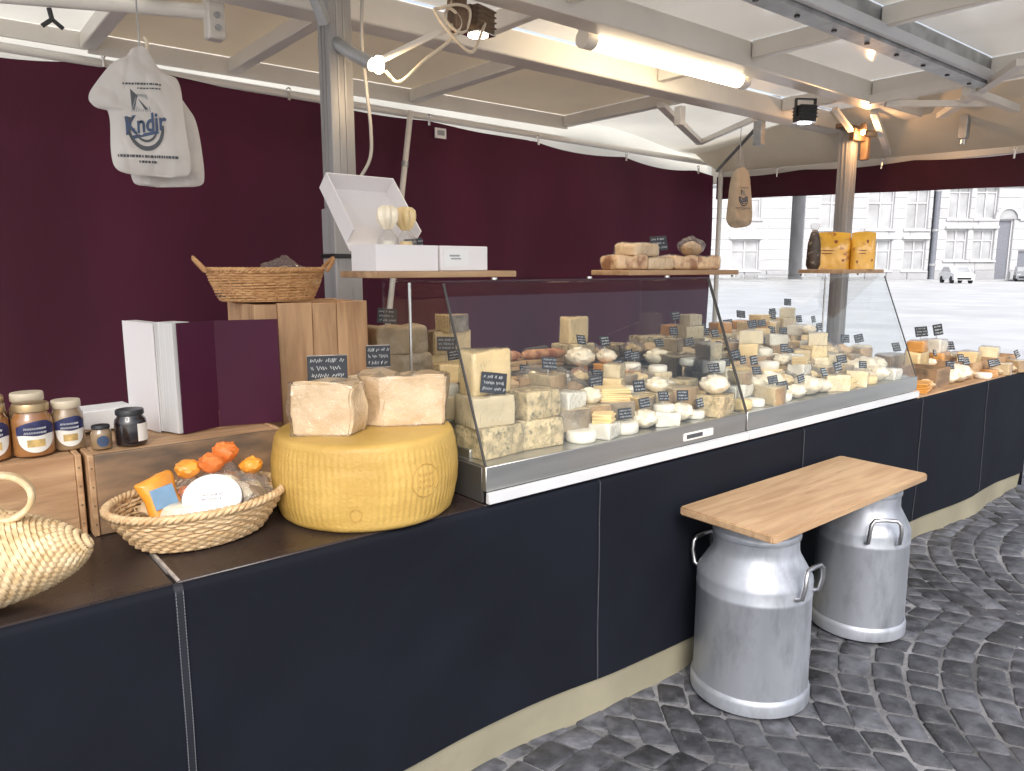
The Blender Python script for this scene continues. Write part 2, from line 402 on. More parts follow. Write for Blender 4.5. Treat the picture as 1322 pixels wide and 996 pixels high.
# ---- buildings across the square
FR = Vector((.777, -.629, 0)); FN = Vector((.629, .777, 0))
FD = 78.0
def facade(name, label, u0, u1, cols, rows, height, setback=0., extras=None, storey=3.9):
    """cols: window spans in facade coordinates; rows: (z0,z1)"""
    o = FN * (FD + setback) + FR * u0
    t = thing(name, label, 'building', (o.x, o.y, 0), math.atan2(FR.y, FR.x))
    L = u1 - u0
    MB().bb(0, L, .45, 12, 0, height).build('wall', 'facade', t)
    CH = 1.05; nz = int(height / CH)
    wins = []
    for (a, b) in cols:
        for (z0, z1) in rows: wins.append((a, b, z0, z1))
    if extras: wins += extras
    wall = MB(); back = MB()
    for k in range(nz):
        za, zb = k * CH, (k + 1) * CH
        blocks = sorted((a, b) for (a, b, z0, z1) in wins if z0 < zb - .01 and z1 > za + .01)
        x = 0.; segs = []
        for a, b in blocks:
            if a > x + .05: segs.append((x, a))
            x = max(x, b)
        if x < L: segs.append((x, L))
        for (a, b) in segs:
            back.bb(a + .001, b - .001, .07, .455, za, zb)
            m = max(1, round((b - a) / 2.3)); st = (b - a) / m
            for j in range(m):
                xa, xb = a + st * j, a + st * (j + 1)
                mt = 'facade_plinth' if k == 0 else 'facade'
                if k < 10: MB().bb(xa + .03, xb - .03, .0 if k else -.12, .46, za + .03, zb - .03, .035).build('stone_block', mt, t, smooth=0)
                else: wall.bb(xa + .03, xb - .03, 0, .46, za + .03, zb - .03)
    back.build('wall_backing', 'facade', t, smooth=0)
    if len(wall.bm.verts): tag(wall.build('upper_stonework', 'facade', t, smooth=0), kind='stuff')
    for (a, b, z0, z1) in wins:
        door = z0 < .5
        wn = MB().bb(a, b, .38, .42, z0, z1).build('door' if door else 'window', 'facade_dark' if door else 'facade_glass', t)
        fr = MB(); fw = .14
        fr.bb(a, a + fw, .26, .37, z0, z1).bb(b - fw, b, .26, .37, z0, z1).bb(a + fw, b - fw, .26, .37, z1 - fw, z1).bb(a + fw, b - fw, .26, .37, z0, z0 + fw)
        if not door:
            fr.bb((a + b) / 2 - .06, (a + b) / 2 + .06, .27, .37, z0 + fw, z1 - fw).bb(a + fw, (a + b) / 2 - .06, .27, .37, z0 + (z1 - z0) * .62, z0 + (z1 - z0) * .62 + .12).bb((a + b) / 2 + .06, b - fw, .27, .37, z0 + (z1 - z0) * .62, z0 + (z1 - z0) * .62 + .12)
        fr.build('frame', 'facade_frame', wn, smooth=0)
        if not door:
            MB().bb(a - .25, b + .25, -.22, .1, z0 - .2, z0 - .02, .03).build('sill', 'facade_frame', wn)
            MB().bb(a - .25, b + .25, -.28, .1, z1 + .05, z1 + .35, .04).build('lintel', 'facade_frame', wn)
    MB().bb(-.1, L + .1, -.35, .2, 9.6, 9.95, .05).build('string_course', 'facade_frame', t)
    MB().bb(-.2, L + .2, -.7, .3, height - .1, height + .7, .1).build('cornice', 'facade_frame', t)
    MB().prism([(-.6, height + .7), (12.2, height + .7), (6, height + 4)], -.1, L + .1, 'x').build('roof', 'facade_dark', t, smooth=0)
    return t
def up(px): return (px - 661) / 955. * FD           # along-facade metres from view axis
CHr = 1.05
b1 = facade('stone_building', 'pale stone town building with wide smooth piers beside a dark narrow gap', up(760), up(1014),
            [(up(765) - up(760), up(785) - up(760)), (up(830) - up(760), up(850) - up(760)), (up(880) - up(760), up(900) - up(760)), (up(940) - up(760), up(975) - up(760))],
            [(CHr * 1, CHr * 4), (CHr * 6, CHr * 9), (CHr * 11, CHr * 13)], 15.75)
b2 = facade('stone_building', 'pale rusticated stone building between the dark gap and the drainpipe', up(1031), up(1192),
            [(up(1110) - up(1031), up(1143) - up(1031)), (up(1159) - up(1031), up(1187) - up(1031)), (up(1050) - up(1031), up(1080) - up(1031))],
            [(CHr * 1, CHr * 4), (CHr * 5, CHr * 9), (CHr * 11, CHr * 14)], 15.75)
b3 = facade('stone_building', 'pale stone building with an arched doorway behind the parked white car', up(1199), up(1560),
            [(up(a) - up(1199), up(a + 27) - up(1199)) for a in (1212, 1246, 1352, 1392, 1432, 1472, 1512)],
            [(CHr * 2, CHr * 5), (CHr * 6, CHr * 10), (CHr * 12, CHr * 14)], 15.75,
            extras=[(up(1277) - up(1199), up(1296) - up(1199), 0, CHr * 6), (up(1305) - up(1199), up(1324) - up(1199), CHr * 6, CHr * 9), (up(1305) - up(1199), up(1324) - up(1199), 0, CHr * 3)])
# arch over the doorway
ua = up(1286.5) - up(1199)
ar = MB()
for k in range(9):
    a0, a1 = math.pi * k / 9, math.pi * (k + 1) / 9
    poly = [(ua + 1.0 * math.cos(a0), 6.3 + 1.0 * math.sin(a0)), (ua + 1.35 * math.cos(a0), 6.3 + 1.35 * math.sin(a0)), (ua + 1.35 * math.cos(a1), 6.3 + 1.35 * math.sin(a1)), (ua + 1.0 * math.cos(a1), 6.3 + 1.0 * math.sin(a1))]
    ar.prism(poly, -.25, .1, 'y')
ar.build('arch', 'facade_frame', b3, smooth=0)
MB().prism([(ua + 1.0 * math.cos(math.pi * k / 10), 6.3 + 1.0 * math.sin(math.pi * k / 10)) for k in range(11)], -.05, .1, 'y').build('fanlight', 'facade_glass', b3, smooth=0)
# dark gap wall and pipe
o = FN * (FD + 5) + FR * (up(1031) + .2)
t = thing('alley_wall', 'dark grey wall closing the narrow gap between two stone buildings', 'wall', (o.x, o.y, 0), math.atan2(FR.y, FR.x))
MB().bb(-2.2, .6, 0, .4, 0, 13).build('wall', 'facade_dark', t); MB().bb(-2.25, .65, -.1, .5, 13.003, 13.2, .02).build('coping', 'facade_plinth', t)
o = FN * (FD - .25) + FR * up(1195.5)
t = thing('drainpipe', 'tall grey drainpipe on the joint between two stone facades', 'pipe', (o.x, o.y, 0))
MB().tube([(0, 0, 0), (0, 0, 15)], .26, 10).build('pipe', 'facade_dark', t)
for z in (1.5, 5, 9, 13): MB().lathe([(.3, z), (.32, z + .05), (.32, z + .2), (.3, z + .25)], 10).build('bracket', 'facade_plinth', t)
# pavement in front of the buildings
o = FN * (FD - 3.2) + FR * up(740)
pw = MB().bb(0, up(1600) - up(740), 0, 3.0, .001, .14, .02).build('pavement', 'facade_plinth', None, (o.x, o.y, 0), (0, 0, math.atan2(FR.y, FR.x))); tag(pw, kind='structure')
# parked car
def car(px, d, label, paint, rz):
    o = FN * d + FR * ((px - 661) / 955. * d)
    t = thing('parked_car', label, 'car', (o.x, o.y, 0), rz)
    body = MB(); prof = [(-2.0, .28), (-2.02, .65), (-1.9, .82), (-1.2, .93), (-.55, 1.42), (.9, 1.46), (1.7, 1.0), (2.0, .9), (2.02, .3)]
    body.prism(prof, -.80, .80, 'y'); body.build('body', paint, t)
    for s_ in (-1, 1):
        MB().prism([(-1.05, .97), (-.5, 1.36), (.85, 1.39), (1.4, 1.02)], s_ * .802 - .01, s_ * .802 + .01, 'y').build('side_window', 'facade_glass', t, smooth=0)
        for x in (-1.25, 1.25):
            wl = MB(); wl.tube([(x, s_ * .62, .31), (x, s_ * .84, .31)], .31, 16); wl.build('wheel', 'tyre', t)
        MB().box((-1.98, s_ * .58, .68), (.08, .34, .16), None, .03).build('headlight', 'chrome', t)
    MB().box((-.885, 0, 1.17), (.03, 1.36, .70), (0, rad(53), 0)).build('windscreen', 'facade_glass', t)
    MB().box((-2.02, 0, .42), (.04, 1.1, .18), None, .02).build('grille', 'tyre', t)
    return t
car(1229, 66, 'small white car parked facing the square before the stone buildings', 'car_white', rad(38))
car(1316, 74, 'dark grey car parked by the arched stone doorway', 'car_grey', rad(20))

# ================================================================== STALL STRUCTURE
CZ = .78                      # counter height
YF = 1.496                    # front of the cloth
XR = 5.38                     # right end
XL = -.9
# ---- posts
def post(x, y, label, top, collar):
    t = thing('stall_post', label, 'post', (x, y, 0))
    h = .043
    MB().bb(-h, h, -h, h, .03, top, .006, 2).build('shaft', 'post_metal', t)
    for sx, sy in ((-1, 0), (0, -1)):
        m = MB()
        for d in (-.012, .012):
            if sx: m.bb(sx * h - .0025, sx * h + .002, d - .003, d + .003, .2, top - .05)
            else: m.bb(d - .003, d + .003, sy * h - .0025, sy * h + .002, .2, top - .05)
        m.build('profile_rib', 'post_metal', t, smooth=0)
    if collar:
        MB().bb(-.05, .05, -.05, .05, .4, 1.60, .004).build('sleeve', 'post_metal', t)
        MB().bb(-.056, .056, -.056, .056, 1.43, 1.445, .002).build('strap', 'black_metal', t)
    MB().bb(-.09, .09, -.09, .09, 0, .03, .004).build('base_plate', 'galv', t)
    return t
pL = post(1.195, 2.42, 'grey metal post with a sleeve rising beside the open white box', 2.405, True)
MB().bar((-.06, -.055, 2.18), (-.13, -.10, 2.28), .03, .03).bar((-.13, -.10, 2.28), (-.09, -.05, 2.36), .02, .03).build('clamp', 'galv', pL)
pR = post(4.68, 2.42, 'metal post behind the yellow bags, its top lit warm orange', 2.26, False)
m = MB().bb(-.10, .06, -.085, -.05, 2.17, 2.24, .004).bb(.045, .085, -.10, -.05, 2.06, 2.24, .006).bb(-.12, .09, -.03, .03, 2.245, 2.275, .004); m.build('head_bracket', 'brown_metal', pR)
MB().tube([(.02, -.10, 2.215), (.06, -.14, 2.21)], .022, 12).build('socket', 'black_metal', pR)
# ---- roof
roof = thing('stall_roof', 'flat market stall roof of white panels on a white painted steel frame', 'roof', (2.2, 2.4, 2.3))
def RB(x0, x1, y0, y1, z0, z1): return (x0 - 2.2, x1 - 2.2, y0 - 2.4, y1 - 2.4, z0 - 2.3, z1 - 2.3)
def RP(x, y, z): return (x - 2.2, y - 2.4, z - 2.3)
ZC = 2.415
xs = [-.9, .72, 1.36, 2.39, 3.60]
for i in range(4):
    a, b = xs[i], xs[i + 1]
    MB().grid(lambda u, v: Vector(RP(a + .006 + (b - a - .012) * u, 2.758 + 1.10 * v, ZC + .004 - (.012 if i else .03) * math.sin(math.pi * u) * math.sin(math.pi * v))), 8, 8).build('back_panel', 'tarp' if i == 0 else 'ceil_beige', roof, smooth=80)
for i in range(1, 5):
    MB().bb(*RB(xs[i] - .03, xs[i] + .03, 2.765, 3.855, 2.345, ZC - .003), .004).build('cross_member', 'white_paint', roof)
MB().bb(*RB(.72, 3.62, 3.861, 3.873, 2.332, ZC + .012), .002).build('back_board', 'white_paint', roof)
MB().bb(*RB(-.9, .718, 3.861, 3.873, 2.345, ZC + .012), .002).build('back_board', 'white_paint', roof)
# corner tarp, sagging
def corner(u, v):
    x = 3.64 + (5.36 - 3.64) * u; y = 2.76 + (3.93 - 2.76) * v
    z = 2.41 - .17 * (u ** 2) * (v ** 1.2) - .05 * math.sin(math.pi * u) * math.sin(math.pi * v) + .010 * math.sin(9 * u + 5 * v)
    return Vector(RP(x, y, z))
MB().grid(corner, 20, 16).build('corner_tarp', 'tarp', roof, smooth=80)
fx = [-.9, .75, 1.95, 3.10, 4.25, 5.36]
for i in range(5):
    for (ya, yb) in ((.55, 1.50), (1.50, 2.62)):
        MB().grid(lambda u, v: Vector(RP(fx[i] + .003 + (fx[i + 1] - fx[i] - .006) * u, ya + .003 + (yb - ya - .006) * v, ZC + .002 + .004 * math.sin(math.pi * u) * math.sin(math.pi * v))), 6, 6).build('front_panel', 'ceil_white', roof, smooth=80)
MB().bb(*RB(-.9, 5.36, 2.625, 2.755, 2.30, ZC - .002), .006).build('main_beam', 'white_paint', roof)
MB().bb(*RB(.75, 4.62, 2.08, 2.19, 2.30, ZC - .003), .006).build('main_beam', 'white_paint', roof)
m = MB().bb(*RB(.9, 4.25, 1.50, 1.512, 2.285, ZC - .003)).bb(*RB(.9, 4.25, 1.512, 1.58, 2.285, 2.297)).bb(*RB(.9, 4.25, 1.512, 1.55, 2.40, 2.409))
m.build('steel_channel', 'galv', roof, smooth=0)
m = MB()
for x in [1.0 + .26 * k for k in range(13)]: m.tube([RP(x, 1.545, 2.2855), RP(x, 1.545, 2.279)], .010, 10)
m.build('bolts', 'black_metal', roof)
MB().bb(*RB(.9, 4.25, 1.472, 1.497, 2.30, 2.345), .003).build('channel_lip', 'white_trim', roof)
for x in fx[1:-1]:
    MB().bb(*RB(x - .022, x + .022, .56, 1.495, 2.335, ZC - .004), .004).build('cross_member', 'white_paint', roof)
    MB().bb(*RB(x - .022, x + .022, 1.585, 2.075, 2.335, ZC - .004), .004).build('cross_member', 'white_paint', roof)
    MB().bb(*RB(x - .022, x + .022, 2.195, 2.62, 2.335, ZC - .004), .004).build('cross_member', 'white_paint', roof)
MB().bb(*RB(-.9, 5.36, .50, .546, 2.30, 2.43), .004).build('front_rail', 'white_paint', roof)
# right hand end
def flap(u, v):
    y = .56 + 3.3 * v; x = 4.80 + .555 * u; z1 = 2.13 + .022 * (y - 1.66)
    return Vector(RP(x, y, 2.408 + (z1 - 2.408) * u - .02 * math.sin(math.pi * u)))
MB().grid(flap, 8, 30).build('end_flap', 'end_tarp', roof, smooth=80)
MB().bb(*RB(5.362, 5.41, .50, 3.95, 2.09, 2.43), .006).build('end_rail', 'white_paint', roof)
MB().tube([RP(-.9, 3.89, 2.325), RP(5.36, 3.89, 2.245)], .02, 10).build('back_rail', 'white_paint', roof)
MB().tube([RP(5.33, .6, 2.19), RP(5.33, 3.87, 2.235)], .016, 10).build('curtain_rail', 'white_paint', roof)
# hinged arms, braces
m = MB().bar(RP(3.50, 2.95, 2.33), RP(4.42, 3.36, 2.262), .045, .03).bar(RP(4.42, 3.36, 2.262), RP(4.18, 2.77, 2.31), .03, .03); m.build('hinged_arm', 'white_paint', roof)
MB().bb(*RB(3.72, 3.77, 2.98, 3.03, 2.25, 2.36), .003).build('hanger', 'white_paint', roof)
MB().bb(*RB(4.30, 4.35, 2.80, 2.86, 2.17, 2.36), .004).build('hanger', 'galv', roof)
MB().tube([RP(4.32, 2.86, 2.27), RP(5.29, 3.84, 2.185)], .012, 8).build('corner_strut', 'steel_dark', roof)
m = MB().bar(RP(4.86, 1.96, 2.285), RP(3.95, 1.27, 2.30), .05, .03); m.build('diagonal_brace', 'white_paint', roof)
m = MB().bar(RP(4.24, 1.30, 2.33), RP(4.24, 2.08, 2.31), .05, .05).bar(RP(4.24, 1.60, 2.28), RP(4.95, 1.60, 2.28), .04, .04).bar(RP(4.24, 2.0, 2.28), RP(4.70, 1.60, 2.275), .03, .03); m.build('truss', 'white_paint', roof)
m = MB().bb(*RB(4.99, 5.04, 1.86, 1.91, 2.16, 2.40), .004); m.build('hanger', 'galv', roof)
MB().tube([RP(5.015, 1.885, 2.158), RP(5.015, 1.885, 2.13)], .018, 10).build('knob', 'chrome', roof)
m = MB().bar(RP(4.46, 2.17, 2.29), RP(5.22, 2.42, 2.16), .035, .03); m.build('diagonal_brace', 'white_paint', roof)
m = MB().bb(*RB(4.622, 4.90, 2.08, 2.19, 2.30, ZC - .003), .006); m.build('end_beam', 'white_paint', roof)
m = MB().bar(RP(4.66, 2.37, 2.20), RP(4.30, 2.32, 2.31), .03, .02); m.build('post_brace', 'white_paint', roof)
# left pole with bracket
MB().tube([RP(-.25, 3.35, 2.285), RP(.93, 2.82, 2.285)], .026, 12).build('swing_pole', 'white_paint', roof)
m = MB().bb(*RB(.90, .96, 2.78, 2.84, 2.19, 2.33), .006); m.build('pole_bracket', 'white_paint', roof)
for z in (2.225, 2.265): MB().tube([RP(.93, 2.779, z), RP(.93, 2.769, z)], .010, 10).build('bolt', 'galv', roof)
m = MB().tube([RP(.46, 3.03, 2.255), RP(.465, 3.025, 2.22)], .008, 8).bar(RP(.435, 3.03, 2.195), RP(.465, 3.025, 2.22), .012, .012).bar(RP(.495, 3.02, 2.195), RP(.465, 3.025, 2.22), .012, .012); m.build('wing_nut', 'black_metal', roof)
# outer skirt of the roof (lit tarpaulin behind the curtain)
def skirt_b(u, v): return Vector((-.95 + 6.4 * u, 4.02 + .015 * math.sin(23 * u), 2.46 - .42 * v))
sk = MB().grid(skirt_b, 60, 6).build('roof_skirt', 'tarp', None, smooth=80); tag(sk, 'cream tarpaulin strip hanging outside along the back roof edge', 'tarpaulin')
# ---- back curtain
def ztop(x):
    s_ = abs(math.sin(math.pi * (x - .78) / .86))
    amp = .014 + (.045 if x < .75 else 0) + (.018 if x > 3.3 else 0)
    return 2.338 - .0315 * x - amp * s_
def curtain_f(u, v):
    x = -.9 + 6.2 * u; z1 = ztop(x); z = z1 * (1 - v)
    k = .3 + .7 * min(1, v * 3)
    y = 3.89 + k * (.050 * math.sin(x * 4.1 + .9 * math.sin(x * 1.7)) + 0.022 * math.sin(x * 9.3 + 2 * v + math.sin(x * 2.3)) + .012 * noise.noise(Vector((x * 1.6 + z, z * 1.1, 7))) + .006 * noise.noise(Vector((x * 3, z * 2, 0))))
    return Vector((x, y, max(z, .01)))
cu = thing('back_curtain', 'dark burgundy fabric curtain hung along the back of the stall', 'curtain', (0, 0, 0))
MB().grid(curtain_f, 260, 24).build('fabric', 'curtain', cu, smooth=80)
for x in (.78, 1.64, 2.50, 3.36, 4.22, 5.08, -.08):
    z = ztop(x); m = MB().tube([(x, 3.868, z - .03), (x, 3.868, z + .012)], .008, 8).tube([(x + .011 * math.cos(a), 3.868, z + .022 + .011 * math.sin(a)) for a in [2 * math.pi * k / 12 for k in range(12)]], .0035, 6, closed=True)
    m.build('clip', 'chrome', cu)
sg = MB().bb(-.04, .04, 0, .008, -.03, .03, .002).build('small_sign', 'white_card', None, (2.568, 3.845, 2.19)); tag(sg, 'small white card pinned at the top of the burgundy curtain', 'sign')
MB().bb(-.025, .025, -.0015, 0, -.012, .016).build('print', 'print_grey', sg)
# ---- side valance
def valance_f(u, v):
    y = .65 + 3.22 * u; zt = 2.095 + .022 * (y - 1.66) / 1.0 - .018 * abs(math.sin(math.pi * (y - .7) / .8)); zb = 1.885 + .033 * (y - 1.64)
    return Vector((5.335 + .012 * math.sin(y * 9) * v, y, zt + (zb - zt) * v))
va = thing('side_valance', 'short burgundy valance hung across the open end above the square', 'curtain')
MB().grid(valance_f, 90, 6).build('fabric', 'valance', va, smooth=80)
for y in (.9, 1.7, 2.5, 3.3):
    z = valance_f((y - .65) / 3.22, 0).z
    MB().tube([(5.315, y, z - .03), (5.315, y, z + .02)], .008, 8).tube([(5.315, y + .011 * math.cos(a), z + .030 + .011 * math.sin(a)) for a in [2 * math.pi * k / 12 for k in range(12)]], .0035, 6, closed=True).build('clip', 'chrome', va)
cp = thing('corner_pole', 'thin cream corner pole at the end of the burgundy curtain', 'pole', (5.29, 3.80, 0))
MB().tube([(0, 0, .02), (0, 0, 2.24)], .02, 12).build('shaft', 'white_paint', cp); MB().bb(-.05, .05, -.05, .05, 0, .02, .003).build('foot', 'galv', cp)
tp = thing('support_pole', 'slim leaning pole in front of the burgundy curtain', 'pole', (2.18, 3.80, 0))
MB().tube([(-.19, 0, .015), (.165, .02, 2.285)], .017, 10).build('shaft', 'white_paint', tp); MB().bb(-.23, -.15, -.04, .04, 0, .018, .003).build('foot', 'galv', tp)
MB().tube([(.115, .017, 1.97), (.12, .018, 2.0)], .021, 10).build('joint', 'galv', tp)

# ---- counter
ct = thing('counter', 'dark brown laminate counter running the length of the stall', 'counter', (0, 0, 0))
MB().bb(XL, .352, 1.505, 2.32, CZ - .03, CZ, .003).build('top_board', 'laminate', ct)
MB().bb(.358, 1.12, 1.505, 2.32, CZ - .03, CZ, .003).build('top_board', 'laminate', ct)
MB().bb(1.126, 3.72, 1.505, 2.32, CZ - .03, CZ - .002, .003).build('top_board', 'laminate', ct)
MB().bar((.350, 2.3, CZ - .004), (.362, 1.508, CZ - .004), .006, .012).build('seam_strip', 'seam_strip', ct)
for x in (XL + .1, .3, 1.2, 2.4, 3.6):
    for y in (1.58, 2.24): MB().bb(x - .025, x + .025, y - .025, y + .025, 0, CZ - .032, .003).build('leg', 'galv', ct)
ce = thing('wooden_counter', 'light wooden side counter with loose cheeses beyond the glass cases', 'counter', (0, 0, 0))
MB().bb(3.73, XR, 1.50, 2.2, CZ - .03, CZ - .003, .003).build('top_board', 'plank_wood', ce)
for x in (3.85, XR - .08):
    for y in (1.58, 2.12): MB().bb(x - .025, x + .025, y - .025, y + .025, 0, CZ - .032, .003).build('leg', 'galv', ce)
# ---- cloth skirt on the counter front
SK = thing('counter_cloth', 'long black navy cloth covering the counter front', 'cloth', (0, 0, 0))
seams = [.358, 1.545, 2.69, 3.775, 4.62]
def zb_hem(x): return .132 + .010 * math.sin(x * 2.1) + .006 * math.sin(x * 5.3 + 1)
def ripple(x, z):
    t_ = 1 - z / CZ
    return t_ * (.010 * math.sin(x * 3.3 + 1.2 * math.sin(x * 1.3)) + .005 * math.sin(x * 8.7 + z * 3)) + .008 * noise.noise(Vector((x * 1.8 + z * .8, z * 1.5, 3))) + .004 * noise.noise(Vector((x * 5 - z * 4, z * 3, 9)))
def cloth_f(a, b):
    def f(u, v):
        x = a + (b - a) * u
        if v < .12:     # roll over the counter edge
            t_ = v / .12; an = t_ * math.pi / 2; zt = CZ - .004
            return Vector((x, YF + .016 * (1 - math.sin(an)) - .004, zt - .016 * (1 - math.cos(an))))
        t_ = (v - .12) / .88; z0 = CZ - .020; z = z0 + (zb_hem(x) - z0) * t_
        sag = min(1, t_ * 4)
        return Vector((x, YF - .004 - ripple(x, z) * sag, z))
    return f
edges = [XL] + seams + [XR]
for a, b in zip(edges, edges[1:]):
    MB().grid(cloth_f(a, b), max(12, int((b - a) * 40)), 34).build('cloth_panel', 'skirt', SK, smooth=80)
for s_ in seams:
    f = cloth_f(s_ - .02, s_ + .02)
    big = s_ < .4
    st = MB()
    hw = .009 if big else .004
    f2 = cloth_f(s_ - hw, s_ + hw)
    st.grid(lambda u, v: f2(u, v) + Vector((0, -.0022, .001)), 3, 40)
    sm = st.build('seam_tape', 'skirt_edge', SK, smooth=80)
    th = MB(); offs = (-.007, .007) if big else (0,)
    for dx in offs:
        for k in range(90):
            v0 = .10 + .9 * k / 90; v1 = v0 + .9 / 90 * .62
            p = f((.02 + dx) / .04, v0) + Vector((0, -.0040, .001)); q = f((.02 + dx) / .04, v1) + Vector((0, -.0040, .001))
            th.tube([p, q], .0009 if big else .0006, 4)
    th.build('stitching', 'thread', sm)
def hem_f(u, v):
    x = XL + (XR - XL) * u; z = zb_hem(x) + .012; z1 = .008 + .014 * max(0, math.sin(x * 3.7 + .7 * math.sin(x * 9))) * v
    zz = z + (z1 - z) * v
    return Vector((x, YF + .006 - ripple(x, zb_hem(x)) - v * (.012 * math.sin(x * 4.4) + .005 * math.sin(x * 14)), zz))
MB().grid(hem_f, 300, 8).build('hem_strip', 'hem', SK, smooth=80)
# end face of the cloth
def endcloth(u, v):
    y = YF + .8 * u; z = (CZ - .004) + (.03 - CZ) * v; return Vector((XR + .006 + .006 * math.sin(9 * y) * v, y, z))
MB().grid(endcloth, 24, 16).build('end_panel', 'skirt', SK, smooth=80)

# ================================================================== DISPLAY CASES
def case(x0, x1, label, first):
    t = thing('display_case', label, 'display case', ((x0 + x1) / 2, 1.9, CZ))
    X0, X1 = x0 - (x0 + x1) / 2, x1 - (x0 + x1) / 2
    Y = lambda y: y - 1.9
    Z = lambda z: z - CZ
    YB = 2.30
    MB().bb(X0, X1, Y(1.498), Y(1.515), .035, .103, .002).build('front_fascia', 'steel', t)
    MB().bb(X0, X1, Y(1.484), Y(1.50), .004, .034, .002).build('trim_strip', 'white_trim', t)
    MB().bb(X0 + .012, X1 - .012, Y(1.517), Y(YB), .085, .10).build('deck', 'steel', t)
    MB().bb(X0, X0 + .01, Y(1.517), Y(YB), .001, .10, .002).build('side_panel', 'steel_dark', t)
    MB().bb(X1 - .01, X1, Y(1.517), Y(YB), .001, .10, .002).build('side_panel', 'steel_dark', t)
    MB().bb(X0 + .012, X1 - .012, Y(YB) + .001, Y(YB) + .012, .001, .22).build('rear_panel', 'steel', t)
    # rear shelf
    MB().bb(X0 + .03, X1 - .03, Y(2.06), Y(2.295), .222, .235, .002).build('rear_shelf', 'steel_dark', t)
    for x in (X0 + .05, 0, X1 - .05): MB().bb(x - .008, x + .008, Y(2.10), Y(2.12), .101, .221).build('shelf_leg', 'steel', t)
    # slanting front pane and top
    a = Vector((0, Y(1.508), .103)); b = Vector((0, Y(1.692), .575)); d = (b - a).normalized(); nn = Vector((0, -d.z, d.y)) * .003
    m = MB(); q = [a + nn, b + nn, b - nn, a - nn]
    m.prism([(p.y, p.z) for p in q], X0 + .007, X1 - .007, 'x'); m.build('front_pane', 'glass', t, smooth=0)
    MB().bb(X0 + .001, X1 - .001, Y(1.688), Y(2.02), .577, .584).build('top_pane', 'glass', t, smooth=0)
    for xx, on in ((X0, True), (X1 - .006, not first)):
        if not on: continue
        poly = [(Y(1.514), .105), (Y(1.697), .574), (Y(2.02), .574), (Y(2.02), .40), (Y(YB) - .005, .30), (Y(YB) - .005, .105)]
        pn = MB().prism(poly, xx, xx + .006, 'x').build('end_pane', 'glass', t, smooth=0)
        MB().bar((xx + .003, Y(1.504), .104), (xx + .003, Y(1.690), .576), .006, .004).build('edge_seal', 'steel_dark', pn, smooth=0)
    if first: MB().bar((X1 - .003, Y(1.500), .100), (X1 - .003, Y(1.690), .578), .003, .004).build('joint_seal', 'steel_dark', t, smooth=0)
    if first: MB().bb(X1 - .004, X1 - .0005, Y(1.4965), Y(1.50), .036, .102).build('joint', 'rubber', t)
    if first:
        lb = MB().bb(X1 - .36, X1 - .20, Y(1.4955), Y(1.498), .050, .076, .002).build('badge', 'label_white', t)
        MB().bb(X1 - .345, X1 - .26, Y(1.4945), Y(1.4953), .056, .070).build('badge_print', 'print_dark', lb)
    for x in ((X0 + .06,) if first else (X1 - .06,)):
        MB().tube([(x, Y(1.96), .236), (x, Y(1.96), .573)], .005, 8).build('top_support', 'chrome', t)
        MB().bar((x, Y(1.96), .228), (x, Y(2.08), .228), .012, .012).build('support_foot', 'chrome', t)
    for x in (X0 + .2, 0, X1 - .2):
        MB().tube([(x, Y(1.72), .584), (x, Y(1.72), .590)], .010, 12).build('glass_stud', 'chrome', t)
    return t
case(1.126, 2.302, 'left glass display case of cheeses, next to the yellow cheese wheel', True)
case(2.306, 3.712, 'right glass display case of cheeses, next to the wooden side counter', False)

# ================================================================== CHEESE PROTOTYPES (meshes)
def wedge_mesh(r, ang, h, mats, seed):
    m = MB(); n = 7
    pts = [(0, 0)] + [(r * math.cos(-ang / 2 + ang * k / n), r * math.sin(-ang / 2 + ang * k / n)) for k in range(n + 1)]
    m.prism(pts, 0, h)
    bmesh.ops.bevel(m.bm, geom=m.bm.edges[:], offset=.003, segments=1, affect='EDGES')
    m.bm.normal_update()
    for f in m.bm.faces:
        c = f.calc_center_median(); f.material_index = 1 if (c.x ** 2 + c.y ** 2) ** .5 > r * .955 and (f.normal.x * c.x + f.normal.y * c.y) > .3 * r * .9 else 0
    bmesh.ops.triangulate(m.bm, faces=[f for f in m.bm.faces if len(f.verts) > 4])
    bmesh.ops.subdivide_edges(m.bm, edges=[e for e in m.bm.edges if e.calc_length() > .04], cuts=2, use_grid_fill=True)
    for v in m.bm.verts:
        v.co.x -= r * .55
        if v.co.z > .01: v.co += noise.noise_vector(v.co * 22 + Vector((seed, 0, 0))) * .004
    return m.mesh('cheese_wedge', mats, 40)
def block_mesh(d, mats, seed, bev=.005, amp=.007):
    m = MB().box((0, 0, d[2] / 2), d, None, bev, 2)
    bmesh.ops.subdivide_edges(m.bm, edges=[e for e in m.bm.edges if e.calc_length() > .03], cuts=3, use_grid_fill=True)
    for v in m.bm.verts:
        k = 1 if v.co.z > .008 else .25
        dv = noise.noise_vector(v.co * 18 + Vector((seed * 2.3, seed, 0))) * amp * k
        if v.co.z <= .008: dv.z = 0
        v.co += dv
        v.co.z = max(0, v.co.z)
    return m.mesh('cheese_block', mats, 50)
def round_mesh(r, h, mats, seed):
    m = MB().lathe([(r * .86, 0), (r * .97, h * .12), (r, h * .4), (r * .99, h * .75), (r * .9, h * .96), (r * .6, h)], 20)
    for v in m.bm.verts:
        if v.co.z > .003: v.co += noise.noise_vector(v.co * 16 + Vector((seed, 0, 0))) * .003
    return m.mesh('round_cheese', mats, 60)
